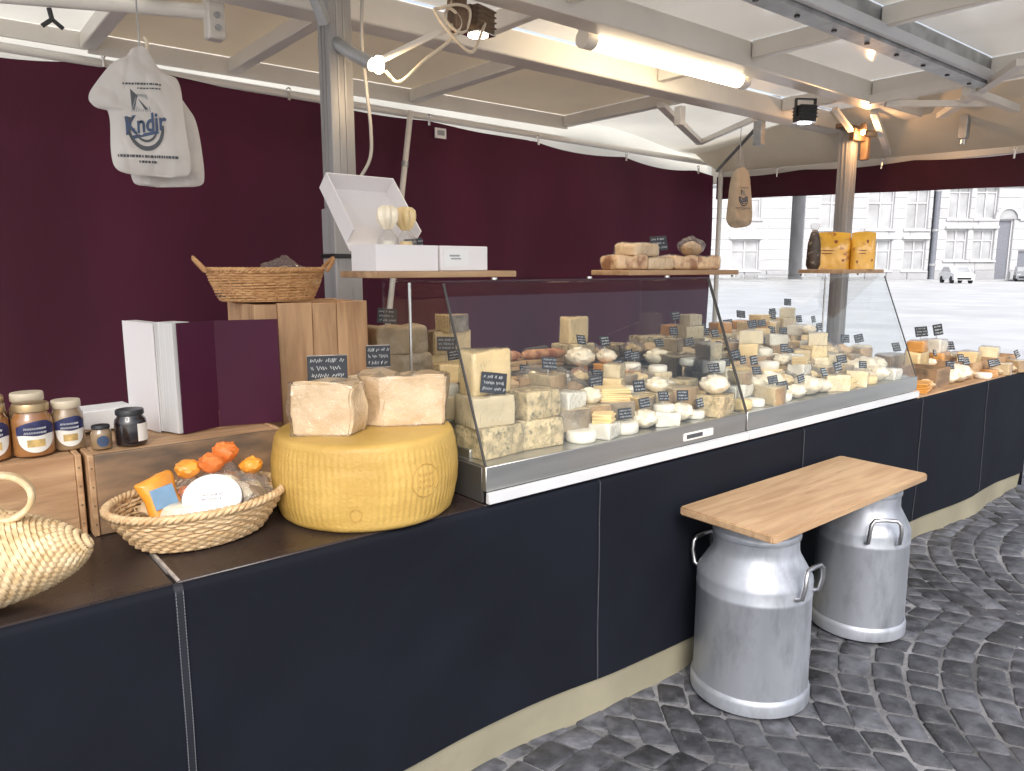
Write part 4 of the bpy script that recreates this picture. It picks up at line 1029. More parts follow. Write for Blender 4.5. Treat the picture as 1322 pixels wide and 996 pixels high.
crate(.279, .742, 1.885, 2.265, CZ + .0005, ZT, 'weathered wooden crate carrying the burgundy book', front='crate_old', nfront=1)
crate(.752, 1.108, 2.085, 2.312, CZ + .0005, 1.297, 'tall upright plank crate beneath the brown basket', vertical=True)
# jars
def jar(x, y, r, h, fill, lid, label, z=ZT, kind='a', rz=0.):
    t = thing('jar', label, 'jar', (x, y, z + .0002), rz)
    MB().lathe([(r * .86, 0), (r * .98, h * .03), (r, h * .08), (r, h * .62), (r * .96, h * .72), (r * .80, h * .80), (r * .78, h * .86)], 32).build('glass_body', fill, t)
    MB().lathe([(r * .84, h * .845), (r * .88, h * .86), (r * .88, h * .97), (r * .84, h), (r * .5, h * 1.004)], 32).build('lid', lid, t)
    def patch(a0, a1, z0, z1, e, fn=None):
        def f(u, v):
            a = a0 + (a1 - a0) * u
            zz = z0 + (z1 - z0) * v
            if fn: zz = fn(u, v)
            return Vector(((r + e) * math.cos(a), (r + e) * math.sin(a), zz))
        return f
    fa = -math.pi / 2 + math.atan2(y, x) - math.pi / 2 - rz      # faces the customers
    fa = math.atan2(-y, -x) - rz + .15
    if kind == 'a':
        w_ = .95
        l1 = MB().grid(patch(fa - w_, fa + w_, 0, 0, .0006, lambda u, v: h * (.42 - .33 * math.sqrt(max(0, 1 - (2 * u - 1) ** 2))) + (h * .44 - h * (.42 - .33 * math.sqrt(max(0, 1 - (2 * u - 1) ** 2)))) * v), 20, 4).build('label_oval', 'label_white', t)
        MB().grid(patch(fa - .45, fa + .4, h * .20, h * .34, .0010), 8, 3).build('picture', 'label_gold', l1)
        l2 = MB().grid(patch(fa - w_ * 1.02, fa + w_ * 1.02, 0, 0, .0012, lambda u, v: h * .42 + .012 * h * math.sin(9 * u) + (h * (.58 + .12 * math.sin(math.pi * u) * (.5 + u)) - h * .42) * v), 20, 4).build('label_band', 'label_blue', t)
        sc = MB(); rs = random.Random(int(x * 999))
        for rr_, zc in ((3, .55), (2, .47)):
            for k in range(7):
                a = fa - .55 + .15 * k; e = r + .0022
                sc.tube([(e * math.cos(a + .04 * j), e * math.sin(a + .04 * j), h * (zc + .018 * (1 if j % 2 else -1))) for j in range(4)], .0009, 4)
        sc.build('lettering', 'chalk', l2)
    elif kind == 'round':
        pts = [(fa, h * .38)]
        MB().grid(lambda u, v: Vector(((r + .0007) * math.cos(fa + .6 * v * math.cos(2 * math.pi * u)), (r + .0007) * math.sin(fa + .6 * v * math.cos(2 * math.pi * u)), h * .36 + h * .24 * v * math.sin(2 * math.pi * u))), 24, 4).build('label_round', 'print_blue', t)
    elif kind == 'side':
        MB().grid(patch(fa + .25, fa + 1.25, h * .12, h * .62, .0007), 10, 3).build('label', 'label_white', t)
    return t
jar(.190, 1.985, .042, .120, 'jar_orange', 'lid_gold', 'orange-brown preserve jar with a gold lid on the light crate')
jar(.262, 2.000, .035, .117, 'jar_brown', 'lid_cream', 'brown preserve jar with a cream lid beside the small jar', rz=.4)
jar(.108, 1.990, .040, .125, 'jar_orange', 'lid_gold', 'orange preserve jar cut off at the end of the jar row')
jar(.195, 2.090, .040, .130, 'jar_brown', 'lid_cream', 'brown jar with a cream lid standing behind the front jars')
jar(.115, 2.095, .040, .128, 'jar_orange', 'lid_gold', 'orange jar with a gold lid standing in the second row')
jar(.322, 1.950, .0225, .056, 'jar_brown', 'lid_dark', 'tiny brown jar with a dark lid and round blue label', kind='round')
jar(.388, 1.955, .036, .086, 'jar_dark', 'lid_dark', 'short black jar with a white side label on the crate', kind='side')
pp = MB().box((0, 0, .03), (.16, .10, .055), (0, 0, .1), .003).build('paper_stack', 'paper', None, (.36, 2.20, ZT)); tag(pp, 'white stack of paper behind the black jar', 'paper')
st = MB(); st.box((0, 0, .0), (.10, .010, .004), (0, rad(14), rad(20)), .001); st = st.build('wooden_spatula', 'plank_wood', None, (.30, 2.12, ZT + .018)); tag(st, 'small pale wooden spatula behind the jars', 'spatula')
# book / brochure
bk = thing('burgundy_book', 'thick white-paged book with burgundy cover standing open on the weathered crate', 'book', (.52, 2.06, ZT))
def leafblock(p0, p1, wd, z1, name='page_block'):
    m = MB(); p0 = Vector(p0); p1 = Vector(p1); d = (p1 - p0).normalized(); nn = Vector((-d.y, d.x)) * wd
    q = [p0, p1, p1 + nn, p0 + nn]
    m.prism([(v.x - .52, v.y - 2.06) for v in q], .002, z1); return m.build(name, 'pages', bk, smooth=0)
leafblock((.448, 2.205), (.478, 2.045), .026, .284)
leafblock((.484, 2.045), (.506, 1.985), .050, .287)
def cover(pts, z1, mt, name):
    m = MB()
    for a, b in zip(pts, pts[1:]): m.bar((a[0] - .52, a[1] - 2.06, z1 / 2), (b[0] - .52, b[1] - 2.06, z1 / 2), .003, z1)
    return m.build(name, mt, bk, smooth=0)
cover([(.516, 1.982), (.618, 2.022)], .286, 'burgundy_cover', 'front_cover')
cover([(.620, 2.022), (.775, 1.975)], .286, 'burgundy_cover', 'cover_flap')
cover([(.440, 2.21), (.474, 2.040)], .284, 'white_card', 'back_cover')

# baskets
def basket(name, label, loc, rz, ax, ay, bx_, by_, h, rows, stakes, mt, handles, rimr=.009):
    t = thing(name, label, 'basket', loc, rz)
    m = MB(); n = stakes * 4
    for k in range(rows):
        f = (k + .5) / rows; z = .006 + (h - .006) * f; g_ = f ** .8
        a = bx_ + (ax - bx_) * g_; b = by_ + (ay - by_) * g_
        rr = h / rows * .50; pts = []
        for i in range(n):
            th = 2 * math.pi * i / n; wv = math.cos(stakes * th + math.pi * k) * .0032
            pts.append(((a + wv) * math.cos(th), (b + wv) * math.sin(th), z + .0012 * math.sin(3 * th + k)))
        m.tube(pts, rr, 5, closed=True)
    m.build('woven_wall', mt, t, smooth=70)
    m = MB()
    for i in range(stakes):
        th = 2 * math.pi * (i + .5) / stakes
        m.tube([((bx_ + (ax - bx_) * g_) * math.cos(th), (by_ + (ay - by_) * g_) * math.sin(th), .004 + (h - .004) * f) for f, g_ in ((0, 0), (.25, .33), (.5, .574), (.75, .794), (1, 1))], .0026, 5)
    m.build('stakes', mt, t, smooth=70)
    m = MB().lathe([(.999, .003), (1.0, .009), (.5, .010)], 48, sx=bx_, sy=by_); m.build('base', mt, t)
    m = MB(); NN = 220
    for ph in (0, 2.1, 4.2):
        m.tube([((ax + rimr * .55 * math.cos(26 * th + ph)) * math.cos(th), (ay + rimr * .55 * math.cos(26 * th + ph)) * math.sin(th), h + rimr * .4 + rimr * .55 * math.sin(26 * th + ph)) for th in [2 * math.pi * i / NN for i in range(NN)]], rimr * .62, 6, closed=True)
    m.build('rim', mt, t, smooth=70)
    for s_ in handles:
        m = MB()
        for e in (-.003, .003):
            m.tube([(s_ * (ax + .004 + .03 * math.sin(math.pi * k / 12)), .05 * math.cos(math.pi * k / 12), h + .036 * math.sin(math.pi * k / 12) + e) for k in range(13)], .0045, 6)
        m.build('handle', mt, t, smooth=70)
    return t
basket('wicker_basket', 'pale oval wicker basket of packets standing on the dark counter', (.478, 1.742, CZ + .0005), rad(8), .198, .150, .135, .098, .092, 11, 30, 'wicker', ())
basket('wicker_basket', 'brown oval wicker basket with end handles on the tall crate', (.835, 2.195, 1.2975), rad(-14), .165, .108, .128, .082, .092, 12, 28, 'wicker_brown', (-1, 1), .007)
# contents of the pale basket
BZ = CZ + .012; bc = (.478, 1.742)
def packet(x, y, z, w_, d_, h_, rot, mt, label, band=None):
    t = thing('food_packet', label, 'packet', (x, y, z)); t.rotation_euler = rot
    m = MB().box((0, 0, h_ / 2), (w_, d_, h_), None, .012, 3)
    bmesh.ops.subdivide_edges(m.bm, edges=[e for e in m.bm.edges if e.calc_length() > .03], cuts=2, use_grid_fill=True)
    for v in m.bm.verts:
        if v.co.z > .01: v.co += noise.noise_vector(v.co * 25 + Vector((x * 9, 0, 0))) * .012
    m.build('wrapper', mt, t, smooth=60)
    if band: MB().box((0, -d_ * .5 - .004, h_ * .62), (w_ * .7, .002, h_ * .35), None, .0005).build('label', band, t)
    return t
packet(.415, 1.735, BZ + .012, .075, .03, .135, (rad(-18), rad(-8), .2), 'pkg_orange', 'orange packet with a blue label in the pale basket', 'pkg_blue')
def twist_bag(x, y, z, r, h, mt, top, label, seed):
    t = thing('treat_bag', label, 'bag', (x, y, z), seed)
    MB().lathe([(r * .7, 0), (r, h * .12), (r * 1.02, h * .45), (r * .7, h * .72), (r * .28, h * .82)], 18, rad_fn=lambda a, zz, q: q * (1 + .10 * math.sin(4 * a + 40 * zz + seed) + .05 * math.sin(9 * a))).build('film', 'clear_plastic', t)
    MB().lathe([(r * .6, .002), (r * .9, h * .12), (r * .9, h * .42), (r * .5, h * .62)], 16, rad_fn=lambda a, zz, q: q * (1 + .08 * math.sin(5 * a + seed))).build('contents', mt, t)
    link('tuft', crumple_mesh(r * .72, h * .30, [top], seed * 3.3, .3), t, (0, 0, h * .76))
twist_bag(.470, 1.795, BZ, .040, .150, 'fruit_orange', 'pkg_orange', 'clear treat bag with a small orange tuft in the pale basket', 1)
twist_bag(.520, 1.780, BZ, .042, .160, 'fruit_orange', 'fruit_orange', 'clear treat bag with a wide red-orange tuft in the pale basket', 2.4)
twist_bag(.560, 1.800, BZ, .040, .178, 'pkg_orange', 'fruit_orange', 'tallest treat bag with an orange-red tuft in the pale basket', 4)
twist_bag(.608, 1.765, BZ, .036, .140, 'cream', 'pkg_orange', 'treat bag with yellow contents by the basket rim', 5)
for (x, y, z, s_, k, l_) in ((.52, 1.745, BZ + .02, 1.2, 'c_wrap', 'crumpled white wrapped cheese in the pale basket'), (.575, 1.735, BZ + .02, 1.0, 'c_clear', 'crinkled clear bag in the pale basket'), (.44, 1.705, BZ + .012, .9, 'c_wrap', 'small crumpled white packet at the front of the pale basket'), (.40, 1.80, BZ + .03, .7, 'c_paper', 'small brown paper parcel in the pale basket')):
    put(k, x, y, z, R_(0, 6), '', s_, l_)
t = thing('boxed_cheese', 'round boxed soft cheese tilted in the pale basket front', 'cheese', (.492, 1.690, BZ + .075)); t.rotation_euler = (rad(40), 0, rad(-20))
MB().lathe([(.062, 0), (.064, .004), (.064, .024), (.062, .028), (.03, .0285)], 40).build('box', 'white_card', t)
MB().lathe([(.0645, .004), (.0655, .005), (.0655, .021), (.0645, .022)], 40, cap0=False, cap1=False).build('edge_band', 'lid_dark', t)
m = MB(); scribble(m, .05, .03, 2, 3, 0)
for v in m.bm.verts: v.co = Vector((v.co.x, v.co.z, .0292 + v.co.y))
m.build('print', 'print_grey', t)
# contents of the brown basket
for (x, y, z, s_, k, l_) in ((.80, 2.20, 1.312, 1.1, 'c_paper', 'brown paper parcel in the brown basket'), (.88, 2.18, 1.312, 1.15, 'c_clear', 'clear bag bulging from the brown basket'), (.745, 2.215, 1.312, .85, 'r_char', 'dark round cheese in the brown basket'), (.935, 2.16, 1.325, .85, 'c_paper', 'small brown parcel by the post in the brown basket')):
    put(k, x, y, z, R_(0, 6), '', s_, l_)

# ---- the big cheese wheel
wl = thing('giant_cheese', 'big yellow hard cheese wheel with ribbed rind on the counter edge', 'cheese', (.886, 1.698, CZ + .0005))
H = .212
def wheel_r(z):
    b = math.sin(math.pi * min(1, max(0, z / H))); e = min(z, H - z)
    return .219 + .016 * b + .005 * z / H - (.013 * (1 - math.sqrt(max(0, 1 - (1 - e / .014) ** 2))) if e < .014 else 0)
prof = [(wheel_r(z), z) for z in (0., .002, .005, .009, .014)]
for k in range(2, 23):
    z = H * k / 24
    prof.append((wheel_r(z), z))
def rib(a, z, r):
    e = 1 if .02 < z < H - .02 else 0
    return r + e * (.00075 * (1 if math.sin(92 * a + .6 * math.sin(40 * z)) > .2 else -1) + .0004 * math.sin(z * 900)) + .0014 * noise.noise(Vector((math.cos(a) * 6, math.sin(a) * 6, z * 30)))
prof += [(wheel_r(H - z), H - z) for z in (.014, .009, .005, .002, 0.)] + [(.19, H + .001), (.1, H + .002)]
m = MB(); m.lathe(prof, 368, rad_fn=rib)
m.build('rind', 'parmesan_rind', wl, smooth=60)
va_ = math.atan2(-1.698, -.886)
def on_wheel(a, z, e=.0018):
    r = wheel_r(z) + e; return (r * math.cos(a), r * math.sin(a), z)
m = MB(); m.tube([on_wheel(va_ + .62 + .17 * math.cos(th), .115 + .040 * math.sin(th)) for th in [2 * math.pi * k / 40 for k in range(40)]], .0009, 5, closed=True)
for zz in (.10, .115, .13): m.tube([on_wheel(va_ + .52 + .02 * k, zz + .004 * (1 if k % 2 else -1)) for k in range(11)], .0007, 4)
m.build('stamp', 'rind_mark', wl)
m = MB(); m.tube([on_wheel(va_ - .12 + .06 * math.cos(th), .05 + .016 * math.sin(th)) for th in [2 * math.pi * k / 30 for k in range(30)]], .0008, 5, closed=True); m.build('stamp', 'rind_mark', wl)
# parmesan chunks on the wheel
ZP = CZ + .0005 + H
def chunk(x, y, rz, poly, h, label, seed, top=.9):
    t = thing('parmesan_chunk', label, 'cheese', (x, y, ZP), rz)
    m = MB(); n = len(poly)
    for k in range(9):
        pass
    m.prism(poly, 0, h)
    for v in m.bm.verts:
        if v.co.z > h * .5: v.co.x *= 1.10; v.co.y *= top
    bmesh.ops.bevel(m.bm, geom=m.bm.edges[:], offset=.006, segments=2, affect='EDGES')
    bmesh.ops.subdivide_edges(m.bm, edges=[e for e in m.bm.edges if e.calc_length() > .02], cuts=4, use_grid_fill=True)
    bmesh.ops.triangulate(m.bm, faces=m.bm.faces[:])
    for v in m.bm.verts:
        s_ = 1 if v.co.z > .006 else 0
        v.co += s_ * (noise.noise_vector(v.co * 16 + Vector((seed, 0, 0))) * .013 + noise.cell_vector(v.co * 45 + Vector((seed, 4, 0))) * .005 + noise.noise_vector(v.co * 70) * .003)
        v.co.z = max(v.co.z, 0)
    m.build('paste', 'parmesan', t, smooth=35)
    # film wrapped round it
    f = MB(); f.prism([(a * 1.04, b * 1.05) for a, b in poly], .002, h * 1.02)
    for v in f.bm.verts:
        if v.co.z > h * .5: v.co.x *= 1.11; v.co.y *= top * 1.02
    bmesh.ops.subdivide_edges(f.bm, edges=f.bm.edges[:], cuts=7, use_grid_fill=True)
    bmesh.ops.triangulate(f.bm, faces=f.bm.faces[:])
    for v in f.bm.verts: v.co += noise.noise_vector(v.co * 16 + Vector((seed, 0, 0))) * .013 + noise.noise_vector(v.co * 40 + Vector((seed, 9, 0))) * .004; v.co.z = max(v.co.z, .001)
    f.build('cling_film', 'cling', t, smooth=25)
    return t
chunk(.786, 1.700, rad(-34), [(-.078, -.055), (.06, -.070), (.085, .0), (.06, .075), (-.05, .07)], .128, 'rough wrapped hard cheese chunk on the wheel, nearer the book', 3)
chunk(.984, 1.690, rad(-34), [(-.115, -.04), (-.04, -.075), (.118, -.055), (.11, .055), (-.085, .06)], .130, 'larger wrapped hard cheese chunk on the wheel, nearer the glass case', 8)
def big_sign(x, y, z, rz, w_, h_, label, seed, stick=.05):
    t = thing('chalk_sign', label, 'price tag', (x, y, z), rz)
    s_ = MB().box((0, 0, stick + h_ / 2), (w_, .004, h_), None, .001).build('slate', 'slate', t)
    for zz in (stick + .001, stick + h_ - .001): MB().bb(-w_ / 2, w_ / 2, -.0032, -.0021, zz - .001, zz + .001).build('edge', 'seam_strip', s_)
    m = MB(); scribble(m, w_, h_, 3, seed, -.003)
    for v in m.bm.verts: v.co.z += stick + h_ / 2
    m.build('chalk_writing', 'chalk', s_)
    MB().tube([(0, .003, -.02), (0, .003, stick + .02)], .0018, 6).build('pick', 'steel', t)
    return t
big_sign(.800, 1.725, ZP + .112, rad(-22), .098, .066, 'wide chalked black sign above the hard cheese chunk by the book', 31, .012)
big_sign(.985, 1.80, ZP + .10, rad(-20), .066, .062, 'small chalked black sign behind the larger hard cheese chunk', 32, .035)

# ---- straw bag, lower left
sb = thing('straw_bag', 'boat-shaped straw market bag with a round handle lying on the counter', 'bag', (.012, 1.605, CZ + .0005), rad(-14))
def prof_b(s_):   # s_ 0 at tip .. 1 at mouth
    return (1 - (1 - s_) ** 2.2) ** .62
m = MB(); NR = 44
def bag_pt(s_, th, wv=0., q_=1.):
    x = .215 - .36 * s_; q = prof_b(s_) * q_; rz_, ry_ = .104 * q, .135 * q
    return Vector((x - .055 * math.sin(th) * q * (1 - s_ * .5), (ry_ + wv) * math.cos(th), max(.006, .104 + (rz_ + wv) * math.sin(th))))
for k in range(NR):
    s_ = (k + .35) / NR; n = 100
    m.tube([bag_pt(s_, 2 * math.pi * i / n, .0018 * math.cos(25 * 2 * math.pi * i / n + math.pi * k)) for i in range(n)], .0062, 5, closed=True)
m.build('woven_body', 'straw', sb, smooth=70)
m = MB(); m.lathe([(.001, 0), (.86, .004)], 40, cap0=False, cap1=False)
m.bm.free(); m = MB()
def lining(u, v): return bag_pt(.04 + .94 * v, 2 * math.pi * u, 0., .955)
m.grid(lining, 40, 14, closed_u=True); m.build('lining', 'straw', sb)
m = MB()
for e in range(3):
    m.tube([(.085 + .05 * math.cos(th), -.03 + .012 * e / 2, .212 + .042 * math.sin(th)) for th in [2 * math.pi * k / 36 for k in range(36)]], .0062, 6, closed=True)
m.build('handle', 'straw', sb, smooth=70)

# ================================================================== BENCH: CANS AND BOARD
def milk_can(x, y, r, label, rz):
    t = thing('milk_can', label, 'milk can', (x, y, .0215), rz)
    H_ = .585
    MB().lathe([(r * .99, .0), (r * 1.045, .006), (r * 1.05, .040), (r * 1.03, .052), (r * 1.0, .056)], 64, cap1=False).build('foot_ring', 'aluminium', t)
    body = MB().lathe([(r * .99, .050), (r, .06), (r, .355), (r * 1.008, .358), (r * 1.008, .368), (r, .371), (r, .402), (r * .985, .414), (r * .95, .424), (r * .76, .482), (r * .735, .495), (r * .73, .51), (r * .73, .545)], 64,
                      rad_fn=lambda a, z, q: q + .0030 * noise.noise(Vector((math.cos(a) * 2.2, math.sin(a) * 2.2, z * 7 + x))) + .0010 * noise.noise(Vector((math.cos(a) * 7, math.sin(a) * 7, z * 25 + x))), cap0=True)
    body.build('body', 'aluminium', t, smooth=30)
    MB().lathe([(r * .73, .535), (r * .755, .538), (r * .76, .545), (r * .755, .552), (r * .74, .556), (r * .74, .572), (r * .755, .578), (r * .75, .585), (r * .4, .586)], 64).build('collar', 'aluminium', t, smooth=30)
    for s_ in (-1, 1):
        m = MB(); a0 = .0
        pts = []
        hw = .055
        z0, zt = .385, .478
        rr = r * 1.0
        pts = [(s_ * (rr - .006), -hw, z0), (s_ * (rr + .012), -hw, z0 + .008), (s_ * (rr + .020), -hw, z0 + .05), (s_ * (rr + .020), -hw * .93, zt - .012), (s_ * (rr + .016), -hw * .72, zt), (s_ * (rr + .015), 0, zt + .002), (s_ * (rr + .016), hw * .72, zt), (s_ * (rr + .020), hw * .93, zt - .012), (s_ * (rr + .020), hw, z0 + .05), (s_ * (rr + .012), hw, z0 + .008), (s_ * (rr - .006), hw, z0)]
        m.tube(pts, .0075, 8); m.build('handle', 'handle_steel', t, smooth=70)
    return t
milk_can(2.040, 1.270, .180, 'dented aluminium milk can under the near end of the bench board', rad(-88))
milk_can(2.765, 1.265, .164, 'aluminium milk can under the far end of the bench board', rad(-132))
bd = thing('bench_board', 'light wooden board laid across two milk cans as a bench', 'bench', (2.396, 1.276, .0215 + .5865), 0)
poly = [(-.53, -.165), (-.515, -.175), (.50, -.172), (.515, -.160), (.522, .165), (.51, .176), (-.515, .174), (-.528, .165)]
m = MB().prism(poly, 0, .026); bmesh.ops.bevel(m.bm, geom=m.bm.edges[:], offset=.004, segments=2, affect='EDGES'); m.build('board', 'bench_wood', bd, smooth=40)

# ================================================================== HANGING BAGS
def hang_bag(loc, rz, outline, label, mt, seed, thick=.02, prints=True, sc=1.):
    t = thing('carrier_bag', label, 'bag', loc, rz, 'white carrier bags on a hook' if False else None)
    # outline polygon (x,z) around; fill via scanline grid
    for _ in range(3):
        o2 = []
        for p, q in zip(outline, outline[1:] + outline[:1]):
            o2 += [(p[0] * .78 + q[0] * .22, p[1] * .78 + q[1] * .22), (p[0] * .22 + q[0] * .78, p[1] * .22 + q[1] * .78)]
        outline = o2
    zs = [z for _, z in outline]; z0, z1 = min(zs), max(zs)
    def span(z):
        xs2 = []
        for (a, b) in zip(outline, outline[1:] + outline[:1]):
            if (a[1] - z) * (b[1] - z) <= 0 and abs(a[1] - b[1]) > 1e-9:
                xs2.append(a[0] + (b[0] - a[0]) * (z - a[1]) / (b[1] - a[1]))
        return (min(xs2), max(xs2)) if xs2 else (0, 0)
    def depth(x, z):
        a, b = span(min(max(z, z0 + 1e-4), z1 - 1e-4)); wd = max(b - a, .01); u = (x - a) / wd
        e = max(0, 1 - (2 * u - 1) ** 4); f = min(1, (z - z0) / .05) * min(1, (z1 - z) / .10 + .15)
        cr = .016 * noise.noise(Vector((x * 13 + seed, z * 6, seed))) + .014 * abs(noise.noise(Vector((x * 9 + z * 12, z * 5 - x * 6 + seed, 5)))) + .008 * abs(noise.noise(Vector((x * 26, z * 9 + seed, 2)))) + .006 * math.sin(x * 60) * max(0, (z - (z0 + .65 * (z1 - z0))) / (z1 - z0))
        return (thick * e * max(0, f) + cr * e)
    def F(s_):
        def f(u, v):
            z = z0 + (z1 - z0) * v; a, b = span(min(max(z, z0 + 1e-4), z1 - 1e-4)); x = a + (b - a) * u
            return Vector((x, -s_ * depth(x, z) - s_ * .0008, z))
        return f
    m = MB().grid(F(1), 70, 90).grid(F(-1), 36, 44); m.build('bag', mt, t, smooth=70)
    if prints:
        ox, oz = prints
        def place(bm_obj_fn, name, mtn, parent):
            mm = MB(); bm_obj_fn(mm)
            for v in mm.bm.verts:
                x, z = v.co.x * sc + ox, v.co.z * sc + oz
                v.co = Vector((x, -depth(x, z) - .0034 - (0.0008 if v.co.y > .5 else 0), z))
            return mm.build(name, mtn, parent, smooth=0)
        # emblem: swoosh bowl under a script name
        def bowl(mm):
            n = 24
            for (ra, rb, a0, a1) in ((.052, .060, math.pi * 1.05, math.pi * 2.0), (.036, .040, math.pi * 1.08, math.pi * 1.95)):
                vs_ = []
                for k in range(n + 1):
                    a = a0 + (a1 - a0) * k / n
                    for q in (ra, rb * (1 + .06 * math.sin(math.pi * k / n))): vs_.append((q * .78 * math.cos(a), 0, -.004 + q * .95 * math.sin(a)))
                mm._faces(vs_, [(2 * k, 2 * k + 1, 2 * k + 3, 2 * k + 2) for k in range(n)])
            mm._faces([(-.048, 0, -.012), (-.040, 0, -.028), (-.030, 0, .012), (-.050, 0, .014)], [(0, 1, 2, 3)])
            mm._faces([(-.030, 0, .03), (-.024, 0, .03), (-.012, 0, .062), (-.030, 0, .078)], [(0, 1, 2, 3)])
            mm._faces([(-.012, 0, .055), (-.008, 0, .052), (.012, 0, .032), (.004, 0, .030)], [(0, 1, 2, 3)])
        place(bowl, 'emblem', 'print_dark', t)
        def sketch(mm):
            for k in range(9):
                x = -.032 + .006 * k; mm._faces([(x, 0, .026), (x + .0022, 0, .026), (x * .45 + .0022, 0, .066), (x * .45, 0, .066)], [(0, 1, 2, 3)])
        place(sketch, 'emblem_shading', 'print_grey', t)
        cu_ = bpy.data.curves.new('lettering', 'FONT'); cu_.body = 'Kndir'; cu_.size = .050; cu_.align_x = 'CENTER'; cu_.shear = .25; cu_.offset = .0012; cu_.resolution_u = 3
        to = bpy.data.objects.new('lettering', cu_); COL.objects.link(to)
        bpy.context.view_layer.update(); me = bpy.data.meshes.new_from_object(to.evaluated_get(bpy.context.evaluated_depsgraph_get())); bpy.data.objects.remove(to)
        def word(mm):
            mm.bm.from_mesh(me)
            ca_, sa_ = math.cos(.16), math.sin(.16)
            for v in mm.bm.verts: x, y = v.co.x * .92, v.co.y * 1.15; v.co = Vector((x * ca_ - y * sa_, 1., x * sa_ + y * ca_ - .020))
        place(word, 'lettering', 'print_blue', t)
        def swash(mm): mm._faces([(-.036, 1, -.030), (.030, 1, -.016), (.034, 1, -.022), (-.030, 1, -.037)], [(0, 1, 2, 3)])
        place(swash, 'underline', 'print_blue', t)
        def line(z, x0, x1, hh):
            def f(mm):
                rs = random.Random(seed); x = x0
                while x < x1:
                    L = rs.uniform(.003, .008); mm._faces([(x, 0, z - hh / 2), (x + L, 0, z - hh / 2), (x + L, 0, z + hh / 2), (x, 0, z + hh / 2)], [(0, 1, 2, 3)]); x += L + rs.uniform(.0012, .003)
            return f
        for q in ((.090, -.048, .046, .0045), (.080, -.012, .044, .003), (-.078, -.075, .070, .0065), (-.091, -.022, .018, .0055)): place(line(*q), 'small_print', 'print_dark', t)
    return t
ol = [(-.030, .375), (.012, .385), (.030, .350), (.060, .305), (.112, .300), (.118, .16), (.132, .03), (.105, .003), (-.09, .010), (-.120, .045), (-.108, .20), (-.150, .195), (-.178, .228), (-.12, .300), (-.085, .335), (-.045, .350)]
HB = (.585, 2.40, 1.655)
hang_bag(HB, rad(-22), ol, 'white carrier bag with a blue emblem hung before the burgundy curtain', 'bag_white', 1, prints=(-.002, .158), sc=1.22).scale = (.86, .9, .96)
ol2 = [(-.03, .34), (.03, .34), (.10, .24), (.135, .19), (.150, .01), (.125, -.012), (-.05, -.015), (-.09, .0), (-.08, .2)]
hang_bag((HB[0] + .032, HB[1] + .045, HB[2] - .005), rad(-22), ol2, 'plain white carrier bag hanging behind the bag with the emblem', 'bag_white', 5, prints=None).scale = (.88, .9, .96)
hk = thing('wire_hook', 'thin wire hook carrying the white carrier bags', 'hook', (.585, 2.42, 2.0))
MB().tube([(0, 0, .412), (0, 0, .03), (-.006, -.004, .005), (.004, -.008, -.012), (.014, -.006, 0), (.012, -.002, .015)], .0022, 6).build('wire', 'galv', hk)
MB().tube([(.012, -.01, -.02), (.018, -.012, .04), (.012, -.008, .05)], .005, 6).build('tie', 'cable', hk)
olr = [(-.05, .40), (.02, .41), (.06, .37), (.10, .08), (.085, .02), (-.06, .0), (-.11, .05), (-.105, .12), (-.09, .33)]
hang_bag((4.44, 3.02, 1.655), rad(-22), olr, 'beige carrier bag with a dark emblem hung near the corner pole', 'bag_beige', 3, thick=.028, prints=(.0, .20), sc=.8)
hk = thing('wire_hook', 'thin wire hook carrying the beige carrier bag', 'hook', (4.42, 3.03, 2.0))
MB().tube([(0, 0, .355), (0, 0, .09), (.01, -.004, .07), (.0, -.01, .06)], .003, 6).build('wire', 'galv', hk)
m = MB(); m.grid(lambda u, v: Vector((-.045 + .09 * u, .012 * math.sin(9 * u + 4 * v), .03 + .15 * v * (1 - .3 * abs(2 * u - 1)))), 10, 8); m.build('film_tie', 'clear_plastic', hk)

